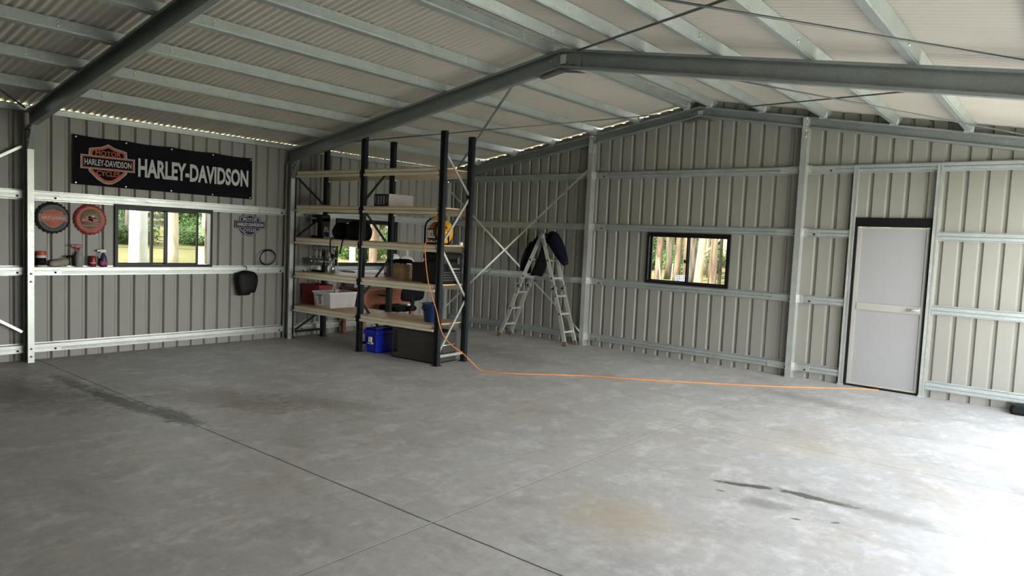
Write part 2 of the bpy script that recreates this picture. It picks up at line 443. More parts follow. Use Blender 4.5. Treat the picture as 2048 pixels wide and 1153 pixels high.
# ------------------------------------------------------------------ portal frames
def cprof(h, f, l=.026, t=.004):
    """lipped C section: a = depth axis (0 at the top), b = 0 at the open lips, f at the web"""
    return [(0, 0), (0, f), (-h, f), (-h, 0), (-h + l, 0), (-h + l, t), (-h + t, t), (-h + t, f - t), (-t, f - t), (-t, t), (-l, t), (-l, 0)]
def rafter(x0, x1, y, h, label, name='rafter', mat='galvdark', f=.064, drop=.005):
    mb = MB()
    z0, z1 = zr(x0) - PH - drop, zr(x1) - PH - drop
    mb.ext(cprof(h, f), (x0, y, z0), (x1, y, z1), (0, 0, 1), (0, 1, 0))
    return tag(mb.build(name, M[mat]), label, 'rafter', 'portal frame rafters')
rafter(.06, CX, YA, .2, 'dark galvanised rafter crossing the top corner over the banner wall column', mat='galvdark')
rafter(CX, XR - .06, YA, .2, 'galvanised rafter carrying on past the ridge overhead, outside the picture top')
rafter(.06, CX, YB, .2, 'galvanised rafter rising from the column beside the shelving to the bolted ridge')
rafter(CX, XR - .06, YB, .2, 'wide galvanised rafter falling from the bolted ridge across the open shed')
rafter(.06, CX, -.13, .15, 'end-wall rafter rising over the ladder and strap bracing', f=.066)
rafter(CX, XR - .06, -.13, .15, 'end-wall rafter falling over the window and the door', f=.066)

def column(x0, y, ztop, label, h=.15, f=.064, sgn=1):
    t = thing('column', (x0 + h / 2, y + f / 2, 0), label, 'column', 'side wall columns')
    mb = MB(); mb.ext([(a + 0, b) for a, b in cprof(h, f)], (x0 + h, y, 0), (x0 + h, y, ztop), (1, 0, 0), (0, 1, 0))
    mb.build('post', M['galv'], t)
    for z in (.07, .16, .93, 1.02):
        b = MB(); b.lathe([(.012, 0), (.012, .008), (.006, .012)], 8, frame((x0 + h, y + f / 2, z), (0, 1, 0), (0, 0, 1), (1, 0, 0)))
        b.build('bolt', M['galvdark'], t)
    for xx in (x0 + .05, x0 + .11):
        b = MB(); b.box(xx - .02, xx + .02, y + .012, y + f - .006, 0, .01); b.build('base_cleat', M['bright'], t)
    return t
column(.06, YA, 2.63, 'galvanised column with a pale flange standing in front of the banner wall')
column(.06, YB, 2.63, 'galvanised column standing between the wall cable loop and the shelving')
column(.06, -.21, 2.66, 'corner column behind the shelving where the two walls meet', f=.08)

def knee(y, label):
    mb = MB()
    mb.ext([(.214, 2.42), (.345, 2.672), (.345, 2.678), (.214, 2.655)], (0, y + .002, 0), (0, y + .062, 0), (1, 0, 0), (0, 0, 1))
    t = tag(mb.build('knee_bracket', M['galvdark']), label, 'bracket', 'knee brackets')
    return t
kA = knee(YA, 'angled knee bracket under the dark rafter next to the banner')
kB = knee(YB, 'angled knee bracket at the top of the column beside the shelving')
for k, y in ((kA, YA), (kB, YB)):
    for (x, z) in ((.235, 2.52), (.235, 2.61), (.30, 2.645)):
        b = MB(); b.lathe([(.011, 0), (.011, .008), (.006, .012)], 8, frame((x, y + .004, z), (1, 0, 0), (0, 0, 1), (0, -1, 0))); b.build('bolt', M['bright'], k)

def apex(y, h, label, big):
    zt = zr(CX) - PH - .010
    t = thing('apex_bracket', (CX, y, zt - h), label, 'bracket', 'ridge brackets')
    mb = MB()
    w = .22 if big else .16
    mb.ext([(-w, -h + .02 - SL * w), (0, -h + .012), (w, -h + .02 - SR * w), (w, -.045 - SR * w), (0, -.03), (-w, -.045 - SL * w)], (CX, y + .045, zt), (CX, y + .052, zt), (1, 0, 0), (0, 0, 1))
    mb.build('web_plate', M['galvdark'], t)
    b = MB(); b.ext([(-w * 1.2, -h - .018 - SL * w * 1.2), (0, -h - .002), (w * 1.2, -h - .018 - SR * w * 1.2), (w * 1.2, -h - .024 - SR * w * 1.2), (0, -h - .03), (-w * 1.2, -h - .034 - SL * w * 1.2)], (CX, y - .005, zt), (CX, y + .07, zt), (1, 0, 0), (0, 0, 1))
    b.build('soffit_plate', M['rod'], t)  # darker steel puts the shade on the plate's underside into its colour
    b = MB(); b.box(CX - .035, CX + .035, y + .036, y + .043, zt - h * .72, zt - .05); b.build('splice_plate', M['bright'], t)
    for (x, z) in ((-.16, -.1), (-.09, -.09), (.12, -.09), (.1, -.165 if big else -.12), (-.1, -.165 if big else -.12), (0, -.165 if big else -.12)):
        b = MB(); b.lathe([(.013, 0), (.013, .009), (.006, .013)], 8, frame((CX + x, y + .036, zt + z), (1, 0, 0), (0, 0, 1), (0, -1, 0))); b.build('bolt', M['galvdark'], t)
apex(YB, .2, 'bolted ridge bracket on the middle frame with a bright splice plate', True)
apex(-.13, .15, 'small bolted ridge bracket high on the end wall', False)

# ------------------------------------------------------------------ purlins (top hat, running along y)
HAT = [(.016, 0), (.016, .012), (.027, .013), (.030, .050), (.034, PH), (-.034, PH), (-.030, .050), (-.027, .013), (-.045, .004), (-.045, 0)]
PL = [4.88, 4.078, 3.322, 2.52, 1.715, .90]
PR = [5.22, 5.97, 6.75, 7.56, 8.32, 9.15]
ordn = ['first', 'second', 'third', 'fourth', 'fifth', 'sixth']
def purlin(x, label):
    s = SL if x < CX else -SR
    t = thing('purlin', (x, -5, zr(x) - PH), label, 'purlin', 'roof purlins')
    mb = MB(); A = Vector((1, 0, s)).normalized(); B = Vector((-s, 0, 1)).normalized()
    z = zr(x) - PH - .003
    mb.ext(HAT, (x, YF, z), (x, .0, z), A, B)
    mb.build('hat_section', M['galvpur'], t)
    for yy in (YB - .45, YB + .5, YA - .45, YA + .5):
        for dz in (.035, .07):
            p = Vector((x, yy, z)) + A * .031 + B * dz
            b = MB(); b.lathe([(.010, 0), (.010, .007), (.005, .011)], 6, frame(p, (0, 1, 0), tuple(B), tuple(A))); b.build('lap_bolt', M['bright'], t)
    for yy in (-.16,):
        b = MB(); p = Vector((x, yy, z))
        b.box(x - .05, x + .045, yy - .03, yy - .024, z - .02, z + .075); b.build('cleat', M['bright'], t)
    return t
for i, x in enumerate(PL): purlin(x, 'galvanised roof purlin over the banner wall side, %s down from the ridge' % ordn[i])
for i, x in enumerate(PR): purlin(x, 'galvanised roof purlin on the slope above the door, %s down from the ridge' % ordn[i])
mb = MB(); mb.ext([(0, 0), (.06, 0), (.06, .012), (.004, .012), (.004, .064), (.06, .064), (.06, .072), (0, .072)], (0.004, YF, zr(0) - .078), (.004, -.0, zr(0) - .078), (1, 0, 0), (0, 0, 1))
tag(mb.build('eave_purlin', M['galv']), 'galvanised eave purlin along the top of the banner wall, daylight dots above it', 'purlin', 'roof purlins')

# ------------------------------------------------------------------ girts
GIRT = [(-.058, 0), (-.058, .004), (-.043, .004), (-.039, .058), (-.008, .060), (-.006, .046), (.002, .046), (.004, .060), (.039, .060), (.043, .004), (.058, .004), (.058, 0)]
HN = {Z_BOT: 'floor-level', Z_SILL: 'sill-height', Z_HEAD: 'window-head', Z_TOP: 'high'}
def girt(wall, u0, u1, z, label, laps=(), prof=GIRT):
    A = (0, 0, 1)
    if wall == 'L': P0, P1, B = (.001, u0, z), (.001, u1, z), (1, 0, 0)
    else: P0, P1, B = (u0, -.001, z), (u1, -.001, z), (0, -1, 0)
    t = thing('girt', ((P0[0] + P1[0]) / 2, (P0[1] + P1[1]) / 2, z), label, 'girt', 'wall girts')
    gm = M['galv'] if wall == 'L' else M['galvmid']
    mb = MB(); mb.ext(prof, P0, P1, A, B); mb.build('hat_section', gm, t)
    for a, b in laps:
        m2 = MB()
        pr = [(-.046, .010), (-.041, .066), (-.010, .066), (-.008, .064), (.003, .064), (.006, .066), (.041, .066), (.046, .010)]
        Q0 = (.001, a, z) if wall == 'L' else (a, -.001, z); Q1 = (.001, b, z) if wall == 'L' else (b, -.001, z)
        m2.ext(pr, Q0, Q1, A, B); m2.build('lap_sleeve', M['galv'], t)
        m3 = MB(); c = b - .06 if b > a else b + .06
        q = (.066, c, z - .02) if wall == 'L' else (c, -.066, z - .02)
        ax = ((0, 1, 0), (0, 0, 1), (1, 0, 0)) if wall == 'L' else ((1, 0, 0), (0, 0, 1), (0, -1, 0))
        m3.lathe([(.012, 0), (.012, .008), (.006, .012)], 8, frame(q, *ax)); m3.build('screw', M['blackpaint'], t)
    return t
for z in (Z_BOT, Z_SILL, Z_HEAD):
    girt('L', YF, YA, z, '%s galvanised girt on the banner wall, short length beyond the pale column' % HN[z], [(YA - .35, YA)])
    girt('L', YA, YB, z, {Z_BOT: 'floor-level galvanised girt under the banner wall window', Z_SILL: 'sill-height galvanised girt holding bottles and cans on the banner wall', Z_HEAD: 'window-head galvanised girt directly under the black banner'}[z], [(YA + .07, YA + .38), (YB - .42, YB)])
    girt('L', YB, -.06, z, '%s galvanised girt running behind the shelving to the corner' % HN[z], [(YB + .07, YB + .4)])
M1, M2, JL, JR = 3.25, 6.52, 7.155, 8.055
for z in (Z_BOT, Z_SILL, Z_HEAD, Z_TOP):
    girt('B', .06, M1, z, {Z_BOT: 'floor-level girt behind the ladder feet', Z_SILL: 'sill-height girt behind the middle of the ladder', Z_HEAD: 'window-head girt crossing the strap bracing above the ladder', Z_TOP: 'high girt above the ladder and strap bracing'}[z], [(M1 - .3, M1)])
    girt('B', M1, M2, z, {Z_BOT: 'floor-level girt below the end wall window', Z_SILL: 'sill-height girt under the end wall window', Z_HEAD: 'window-head girt over the end wall window', Z_TOP: 'high girt above the end wall window between two posts'}[z], [(M1 + .08, M1 + .3), (M2 - .3, M2)])
    if z == Z_TOP:
        girt('B', M2, XR - .06, z, 'high girt crossing above the door', [(M2 + .08, M2 + .4)])
    else:
        girt('B', M2 + .04, JL - .03, z, '%s girt stub between the tall post and the door jamb' % HN[z], [(M2 + .08, M2 + .25)])
        girt('B', JR + .03, XR - .06, z, {Z_BOT: 'floor-level girt on the hinge-free side, past the door handle', Z_SILL: 'sill-height girt past the door handle', Z_HEAD: 'window-head girt past the top of the door'}[z])

# ------------------------------------------------------------------ end wall posts and door jambs
def mullion(x, label):
    zt = zr(x) - PH - .15
    t = thing('wall_post', (x, -.1, 0), label, 'post', 'end wall posts')
    mb = MB()
    # C section: web on the +x side, open to -x
    pr = [(-.038, 0), (.038, 0), (.038, .128), (-.038, .128), (-.038, .108), (-.034, .108), (-.034, .124), (.034, .124), (.034, .004), (-.034, .004), (-.034, .02), (-.038, .02)]
    mb.ext(pr, (x, -.004, 0), (x, -.004, zt + .02), (1, 0, 0), (0, -1, 0)); mb.build('post', M['galv'], t)
    b = MB(); b.box(x + .039, x + .043, -.125, -.06, zt - .14, zt + .13); b.box(x - .03, x + .043, -.137, -.133, zt - .14, zt + .13); b.build('top_cleat', M['bright'], t)
    for k in range(4):
        b = MB(); b.lathe([(.011, 0), (.011, .008), (.005, .012)], 8, frame((x + .015, -.137, zt - .11 + .075 * k), (1, 0, 0), (0, 0, 1), (0, -1, 0))); b.build('bolt', M['bright'], t)
    for z in (Z_BOT, Z_SILL, Z_HEAD, Z_TOP):
        b = MB(); b.box(x + .039, x + .10, -.074, -.068, z - .05, z + .055); b.build('girt_cleat', M['bright'], t)
    b = MB(); b.box(x - .03, x + .06, -.12, -.02, 0, .012); b.build('base_cleat', M['bright'], t)
mullion(M1, 'galvanised end-wall post just past the ladder')
mullion(M2, 'galvanised end-wall post between the window and the door')
for x, lab in ((JL, 'galvanised door jamb post on the hinge side of the door'), (JR, 'galvanised door jamb post next to the door handle')):
    mb = MB(); mb.ext([(-.027, 0), (.027, 0), (.027, .07), (.012, .07), (.012, .066), (-.012, .066), (-.012, .07), (-.027, .07)], (x, -.002, 0), (x, -.002, Z_TOP + .03), (1, 0, 0), (0, -1, 0))
    t = tag(mb.build('door_jamb', M['galv']), lab, 'post', 'door jamb posts')
    b = MB(); b.box(x - .035, x + .035, -.08, -.01, 0, .02); b.build('base_cleat', M['bright'], t)

# ------------------------------------------------------------------ door
d = bpy.data.objects.new('door_1', None); COL.objects.link(d); d.location = (7.6, -.02, 0); OFF['door_1'] = Vector((7.6, -.02, 0)); d['kind'] = 'structure'; d['label'] = 'pale grey door in a black frame'
x0, x1 = DOOR[0], DOOR[1]
mb = MB(); mb.box(x0, x0 + .028, -.045, .05, 0, 2.12); mb.box(x1 - .028, x1, -.045, .05, 0, 2.12); mb.box(x0 + .028, x1 - .028, -.045, .05, 2.008, 2.12); mb.box(x0 + .028, x1 - .028, -.03, .05, 0, .022)
mb.build('door_frame', M['blackframe'], d)
mb = MB(); mb.box(x0 + .03, x1 - .03, -.012, .03, .025, 2.003); lf = mb.build('leaf', M['doorleaf'], d)
mb = MB(); a, b = x0 + .03, x1 - .03
mb.box(a, a + .045, -.024, -.012, .025, 2.003); mb.box(b - .03, b, -.024, -.012, .025, 2.003); mb.box(a + .045, b - .03, -.024, -.012, 1.985, 2.003); mb.box(a + .045, b - .03, -.024, -.012, .025, .05)
mb.build('leaf_edging', M['doorrail'], d)
mb = MB(); mb.box(a + .045, b - .03, -.032, -.012, .972, 1.062, ch=.006); mb.build('mid_rail', M['doorrail'], d)
mb = MB(); mb.box(b - .165, b - .035, -.042, -.032, 1.0, 1.045, ch=.004)
h = mb.build('handle', M['bright'], d)
mb = MB(); mb.tube([(b - .055, -.042, 1.025), (b - .055, -.075, 1.025), (b - .075, -.085, 1.024), (b - .16, -.082, 1.018)], .009, 8); mb.build('lever', M['bright'], h)
mb = MB(); mb.lathe([(.012, 0), (.012, .012)], 12, frame((b - .13, -.042, 1.02), (1, 0, 0), (0, 0, 1), (0, -1, 0))); mb.build('lock_cylinder', M['blackpaint'], h)

# ------------------------------------------------------------------ windows
def window(n, wall, hole, splits, label):
    """splits: list of (u0, u1, depth) sashes; depth picks the track"""
    u0, u1, z0, z1 = hole
    def bx(mb, a, b, d0, d1, c, e, mi=0):
        if wall == 'L': mb.box(-d1, -d0, a, b, c, e, mi)
        else: mb.box(a, b, d0, d1, c, e, mi)
    loc = (0, (u0 + u1) / 2, (z0 + z1) / 2) if wall == 'L' else ((u0 + u1) / 2, 0, (z0 + z1) / 2)
    t = bpy.data.objects.new('window_%d' % n, None); COL.objects.link(t); t.location = loc; OFF[t.name] = Vector(loc)
    t['kind'] = 'structure'; t['label'] = label
    f = .035; g = .0
    mb = MB(); bx(mb, u0 + g, u0 + f, -.035, .06, z0, z1); bx(mb, u1 - f, u1 - g, -.035, .06, z0, z1); bx(mb, u0 + f, u1 - f, -.035, .06, z1 - f - .012, z1 - g); bx(mb, u0 + f, u1 - f, -.035, .06, z0 + g, z0 + f)
    mb.build('frame', M['blackframe'], t)
    for a, b, tr in splits:
        d0 = .002 + .026 * tr; s = .026
        mb = MB(); zz0, zz1 = z0 + f, z1 - f - .012
        bx(mb, a, a + s, d0, d0 + .022, zz0, zz1); bx(mb, b - s, b, d0, d0 + .022, zz0, zz1); bx(mb, a + s, b - s, d0, d0 + .022, zz1 - .018, zz1); bx(mb, a + s, b - s, d0, d0 + .022, zz0, zz0 + .018)
        sa = mb.build('sash', M['blackframe'], t)
        mb = MB(); bx(mb, a + s, b - s, d0 + .009, d0 + .013, zz0 + .018, zz1 - .018); mb.build('pane', M['glass'], sa)
    return t
u0, u1 = W1[0], W1[1]
window(1, 'L', W1, [(u0 + .035, -5.415, 1), (-5.44, -5.235, 2), (-5.265, -4.825, 0)], 'black framed sliding window under the banner')
u0, u1 = W2[0], W2[1]; window(2, 'L', W2, [(u0 + .035, (u0 + u1) / 2 + .02, 1), ((u0 + u1) / 2 - .02, u1 - .035, 0)], 'black framed sliding window behind the shelving')
u0, u1 = WG[0], WG[1]; wg = window(3, 'B', WG, [(u0 + .035, (u0 + u1) / 2 + .02, 1), ((u0 + u1) / 2 - .015, u1 - .035, 0)], 'black framed sliding window in the end wall')
mb = MB(); mb.box(4.905, 4.93, -.03, .002, 1.42, 1.47); mb.build('latch', M['blackframe'], wg)

# ------------------------------------------------------------------ bracing straps and rods
def strap(p, q, w, label, th=.004, name='brace_strap', mat='bright', up=(0, 1, 0)):
    mb = MB(); mb.bar(p, q, w, th, up)
    return tag(mb.build(name, M[mat]), label, 'brace', 'wall bracing straps')
strap((.215, -.142, 2.49), (M1 - .03, -.142, .23), .03, 'flat bracing strap falling from the corner down behind the ladder')
strap((.215, -.148, .356), (M1 - .03, -.148, 2.80), .03, 'flat bracing strap rising from the floor corner past the ladder top')
strap((.09, YA - .02, 2.45), (.09, YF + .05, .30), .03, 'flat bracing strap falling away beyond the pale column', up=(1, 0, 0))
strap((.095, YA - .02, .345), (.095, YF + .05, 2.5), .03, 'flat bracing strap rising away beyond the pale column from the floor', up=(1, 0, 0))
def rod(p, q, r, label, name='brace_rod'):
    mb = MB(); mb.tube([p, q], r, 8); return tag(mb.build(name, M['rod']), label, 'brace', 'roof bracing')
def rz(x): return zr(x) - PH - .022
def R(x, y, off=0): return (x, y, rz(x) + off)
strap(R(4.42, -3.40, -.02), (.30, -.16, rz(.30) - .03), .035, 'roof bracing strap running from the bolted frame down to the shelving corner', mat='galvdark', up=(0, 0, 1))
rod(R(.55, -3.40, .004), R(4.6, -.2, .004), .008, 'thin roof brace rod crossing the strap above the shelving')
rod(R(5.27, YB - .02), R(9.6, YA + .1), .011, 'roof brace rod leaving the bolted ridge bracket over the open slope')
rod(R(5.2, YA + .1, -.026), R(9.6, YB - .05, -.026), .009, 'roof brace rod slanting down the open slope towards the middle frame')
rod(R(5.9, -.6), R(9.2, YB + .1), .008, 'thin roof brace rod near the end wall ridge, falling towards the middle rafter')
rod(R(5.6, YB + .1, -.022), R(9.3, -.2, -.022), .008, 'thin roof brace rod crossing towards the end wall above the door')
rod(R(.30, YA - .05), R(4.6, YF + .1), .010, 'roof brace rod in the dark corner behind the first rafter')
# ------------------------------------------------------------------ signs on the banner wall
def WL(x, y, z):                       # sign frame on the banner wall: local x = along the wall, y = up, z = out of the wall
    return frame((x, y, z), (0, 1, 0), (0, 0, 1), (1, 0, 0))
def shield_pts(s, o=0.0):
    """half-outline of a shield, unit width about 1"""
    k = 1 + o
    top = [(-.355, .16), (-.345, .30), (-.30, .315), (-.12, .36), (0, .43), (.12, .36), (.30, .315), (.345, .30), (.355, .16)]
    bot = [(.36, -.15), (.345, -.21), (.20, -.37), (.08, -.455), (0, -.47), (-.08, -.455), (-.20, -.37), (-.345, -.21), (-.36, -.15)]
    return [(x * s * k, y * s * k) for x, y in top + bot]
def emblem(parent, Mx, s, mats, words=True, lift=0.0015, rim_w=1.0, word_b=.012):
    """bar-and-shield device; mats = outline, rim, inside, shield words, bar words"""
    ol, rim, ins, sw, bw = mats
    def layer(mb, poly, z, mi):
        n = len(poly)
        vs = [(x, y, z) for x, y in poly] + [(x, y, z + lift) for x, y in poly]
        mb.add(vs, [list(range(n - 1, -1, -1)), list(range(n, 2 * n))] + [(i, (i + 1) % n, n + (i + 1) % n, n + i) for i in range(n)], mi, False, Mx)
    def rect(w, h): return [(-w, -h), (w, -h), (w, h), (-w, h)]
    mb = MB()
    layer(mb, shield_pts(s, .07), 0, 0); layer(mb, shield_pts(s, 0), lift, 1); layer(mb, shield_pts(s, -.13 * rim_w), 2 * lift, 2)
    layer(mb, rect(.535 * s, .165 * s), 3 * lift, 0); layer(mb, rect(.51 * s, .142 * s), 4 * lift, 1); layer(mb, rect((.51 - .025 * rim_w) * s, (.142 - .027 * rim_w) * s), 5 * lift, 2)
    e = mb.build('emblem', [ol, rim, ins], parent)
    if words:
        t1 = text_geo('MOTOR', .50 * s, .115 * s, Mx @ Matrix.Translation((0, .232 * s, 3 * lift)), lift, word_b)
        t1.build('upper_lettering', sw, e)
        t2 = text_geo('CYCLES', .46 * s, .125 * s, Mx @ Matrix.Translation((0, -.245 * s, 3 * lift)), lift, word_b)
        t2.build('lower_lettering', sw, e)
        t3 = text_geo('HARLEY-DAVIDSON', .92 * s, .15 * s, Mx @ Matrix.Translation((0, 0, 6 * lift)), lift, .015)
        t3.build('bar_lettering', bw, e)
    return e

# banner
yb0, yb1, zb0, zb1 = -6.38, -4.065, 2.080, 2.672
bn = thing('banner', (.05, (yb0 + yb1) / 2, 2.37), 'long black cloth banner with an orange shield emblem and pale lettering', 'banner')
mb = MB(); NX, NZ = 48, 10
def bx_(u, v):
    return .034 + .006 * math.sin(u * 19) * (1 - v) + .005 * math.sin(u * 7 + v * 3) + .004 * math.sin(u * 40 + 2) * v * (1 - v) * 4
for side in (0, 1):
    vs = []
    for i in range(NX + 1):
        for j in range(NZ + 1):
            u, v = i / NX, j / NZ
            sag = -.012 * math.sin(PI * ((u * 4) % 1)) * v
            vs.append((bx_(u, v) + .0018 * side, yb0 + (yb1 - yb0) * u + (.0 if j < NZ else 0), zb0 + (zb1 - zb0) * v - .016 * u + sag))
    fs = [(i * (NZ + 1) + j, (i + 1) * (NZ + 1) + j, (i + 1) * (NZ + 1) + j + 1, i * (NZ + 1) + j + 1) for i in range(NX) for j in range(NZ)]
    mb.add(vs, fs, 0, True)
mb.build('cloth', M['blackcloth'], bn)
text_geo('HARLEY-DAVIDSON', 1.51, .238, WL(.052, -4.888, 2.352), .002, .034).build('lettering', M['letter'], bn)
emblem(bn, WL(.051, -5.995, 2.360) @ Matrix.Diagonal((1, .88, 1, 1)), .58, (M['greyprint'], M['orange'], M['blackcloth'], M['orange'], M['letter']))
for k in range(5):
    for zz in (zb0 + .02, zb1 - .03):
        b = MB(); b.lathe([(.010, 0), (.010, .003), (.005, .003)], 12, WL(.048, yb0 + .03 + (yb1 - yb0 - .06) * k / 4, zz - .016 * k / 4)); b.build('eyelet', M['bright'], bn)

# bottle-cap signs
def capsign(y, z, r, mat, label):
    t = thing('bottle_cap_sign', (.02, y, z), label, 'sign', 'round bottle-cap signs')
    n = 96; mb = MB(); vs = []
    prof = [(1.0, .000), (1.0, .006), (.93, .022), (.86, .032), (.80, .034), (.74, .030), (0.0, .030)]
    for q, (rr, d) in enumerate(prof):
        for k in range(n):
            a = 2 * PI * k / n
            sc = 1 + (.035 * math.cos(a * 24) * max(0, (rr - .8) / .2))
            vs.append((rr * r * sc * math.cos(a), rr * r * sc * math.sin(a), d + .006))
    fs = [(i * n + k, i * n + (k + 1) % n, (i + 1) * n + (k + 1) % n, (i + 1) * n + k) for i in range(len(prof) - 1) for k in range(n)]
    mb.add(vs, fs, 0, True, WL(.004, y, z)); mb.build('cap', mat, t)
    return t
c1 = capsign(-6.585, 1.664, .184, M['cap'], 'round dark grey bottle-cap sign with an orange shield')
emblem(c1, WL(.0405, -6.585, 1.664) @ Matrix.Diagonal((1, .85, 1, 1)), .27, (M['greyprint'], M['orange'], M['orange'], M['greyprint'], M['letter']), False, .0012)
text_geo('HARLEY-DAVIDSON', .25, .04, WL(.048, -6.585, 1.664), .0012, .015).build('lettering', M['letter'], c1)
c2 = capsign(-6.182, 1.664, .184, M['redcap'], 'round faded red bottle-cap sign with a khaki picture')
mb = MB(); mb.lathe([(0.0, .002), (.118, .002), (.118, 0)], 40, WL(.0405, -6.182, 1.672)); mb.build('picture_disc', M['khaki'], c2)
mb = MB()
for (a, b, c, d) in ((-.10, .02, -.03, .00), (.0, .075, -.035, .015), (-.055, .07, .005, .03), (-.03, -.0, -.02, .045), (.04, .1, -.06, -.045), (-.10, .09, -.085, -.075)):
    mb.box(a, b, c, d, .002, .004, 0, WL(.0405, -6.182, 1.672))
mb.build('picture_shapes', M['redcap'], c2)
mb = MB(); mb.box(.005, .04, .025, .045, .004, .0055, 0, WL(.0405, -6.182, 1.672)); mb.build('picture_highlight', M['letter'], c2)
# badge sign
bd = thing('badge_sign', (.01, -4.085, 1.72), 'small black shield-shaped plaque with grey-lilac lines near the column', 'sign')
emblem(bd, WL(.006, -4.07, 1.698) @ Matrix.Diagonal((1, .75, 1, 1)), .442, (M['blackpaint'], M['lilac'], M['blackpaint'], M['lilac'], M['lilac']), True, .003, .42, .004)
b = [c for c in bd.children][0]; b.name = 'plaque'

# ------------------------------------------------------------------ things on the sill-height girt
zs = Z_SILL + .0470; xs = .060
def trigger(t, x, y, z, mat, tip=-1, s=1.0):
    mb = MB(); mb.box(x - .012, x + .012, y - .030 * s, y + .028 * s, z, z + .030 * s, ch=.006); mb.box(x - .009, x + .009, y + tip * .030 * s, y + tip * .055 * s, z + .010 * s, z + .026 * s); h = mb.build('spray_head', mat, t)
    mb = MB(); mb.tube([(x, y + tip * .020 * s, z + .004), (x, y + tip * .040 * s, z - .03 * s), (x, y + tip * .032 * s, z - .055 * s)], .005, 8); mb.build('trigger', mat, h)
t = thing('tub', (xs, -6.715, zs), 'white tub with an orange lid beside the pale column', 'tub', 'bottles on the girt')
mb = MB(); mb.lathe([(.044, 0), (.048, .005), (.050, .125), (.047, .135)], 24, Matrix.Translation((xs, -6.715, zs))); mb.build('body', M['white'], t)
mb = MB(); mb.lathe([(.052, .135), (.053, .14), (.053, .175), (.050, .18), (0, .18)], 24, Matrix.Translation((xs, -6.715, zs))); mb.build('lid', M['orangelid'], t)
mb = MB(); mb.lathe([(.0508, .02), (.0515, .105)], 24, Matrix.Translation((xs, -6.715, zs))); mb.build('dark_label', M['leather'], t)
mb = MB(); pts = [(xs + .004, -6.63, zs + .030), (xs + .004, -6.60, zs + .036), (xs, -6.52, zs + .046), (xs, -6.46, zs + .050), (xs, -6.44, zs + .047)]
mb.tube(pts, [.028, .036, .046, .048, .040], 14)
tag(mb.build('rolled_cloth', M['greyroll']), 'dusty grey rolled cloth lying beside the orange-lidded tub', 'cloth')
t = thing('spray_bottle', (xs, -6.335, zs), 'cloudy grey spray bottle with a red trigger head', 'spray bottle', 'bottles on the girt')
mb = MB(); mb.lathe([(.040, 0), (.044, .01), (.044, .12), (.030, .16), (.014, .185), (.014, .21)], 20, Matrix.Translation((xs, -6.32, zs))); mb.build('body', M['greybox'], t)
trigger(t, xs, -6.325, zs + .225, M['redcap'], -1, 1.4)
mb = MB(); mb.lathe([(.018, .205), (.018, .232)], 14, Matrix.Translation((xs, -6.32, zs))); mb.build('collar', M['redcap'], t)
t = thing('caulking_gun', (xs, -6.40, zs), 'small black hose fitting lying in front of the red-headed spray bottle', 'hose fitting')
mb = MB(); mb.tube([(xs + .02, -6.46, zs + .118), (xs + .022, -6.43, zs + .122), (xs + .025, -6.385, zs + .125)], .016, 10); mb.build('barrel', M['rubber'], t)
mb = MB(); mb.tube([(xs + .022, -6.395, zs + .12), (xs + .02, -6.39, zs + .015)], .014, 10); mb.build('handle', M['rubber'], t); t.name = 'hose_fitting'; OFF['hose_fitting'] = OFF['caulking_gun']
t = thing('can', (xs, -6.165, zs), 'red drink-sized can between the two spray bottles', 'can', 'bottles on the girt')
mb = MB(); mb.lathe([(.030, 0), (.034, .006), (.034, .115), (.028, .128), (.027, .132), (.024, .130), (0, .129)], 24, Matrix.Translation((xs, -6.165, zs))); mb.build('body', M['canred'], t)
mb = MB(); mb.lathe([(.0345, .04), (.0345, .055)], 24, Matrix.Translation((xs, -6.165, zs))); mb.build('pale_band', M['letter'], t)
t = thing('spray_bottle', (xs, -6.05, zs), 'purple spray bottle with a white trigger next to the window', 'spray bottle', 'bottles on the girt')
mb = MB(); mb.lathe([(.036, 0), (.042, .01), (.044, .06), (.036, .10), (.030, .13), (.014, .155), (.013, .17)], 20, Matrix.Translation((xs, -6.045, zs)), sx=.75); mb.build('body', M['purple'], t)
mb = MB(); mb.lathe([(.0435, .02), (.0445, .07)], 20, Matrix.Translation((xs, -6.045, zs)), sx=.76); mb.build('pink_label', M['pink'], t)
trigger(t, xs, -6.05, zs + .175, M['white'], -1, 1.25)

# cable loop
pts = []
for k in range(60):
    a = 2 * PI * k / 59 * 1.62 - 1.15
    rr = .118 - .015 * k / 59
    pts.append((.055 + .03 * math.sin(a) * .5 + .012 * k / 59, -3.815 + .018 * math.sin(k * .2) + rr * 1.15 * math.sin(a) * -1, zs + .135 + rr * math.cos(a)))
pts = [(x + .02, y, max(z, zs + .009)) for x, y, z in pts]
mb = MB(); mb.tube(pts, .0075, 8)
tag(mb.build('cable_loop', M['rubber']), 'loop of black cable standing on the sill girt near the column', 'cable')

# black padded seat hanging from the girt
seat = thing('motorcycle_seat', (.11, -4.145, .86), 'black padded seat hanging from the sill girt below the shield plaque', 'seat')
mb = MB()
outl = [(-.125, -.18), (-.14, -.10), (-.168, .02), (-.170, .10), (-.140, .155), (-.07, .178), (.02, .180), (.11, .160), (.158, .105), (.165, .03), (.150, -.05), (.135, -.10), (.118, -.145), (.05, -.145), (.035, -.175), (-.02, -.18)]
ns = len(outl); lay = [(0.0, .93), (.012, 1.0), (.045, .98), (.070, .84), (.080, .55), (.083, .2)]
vs = []
for d, k in lay: vs += [(x * k, y * k, d) for x, y in outl]
fs = [list(range(ns - 1, -1, -1)), list(range((len(lay) - 1) * ns, len(lay) * ns))]
for i in range(len(lay) - 1): fs += [(i * ns + q, i * ns + (q + 1) % ns, (i + 1) * ns + (q + 1) % ns, (i + 1) * ns + q) for q in range(ns)]
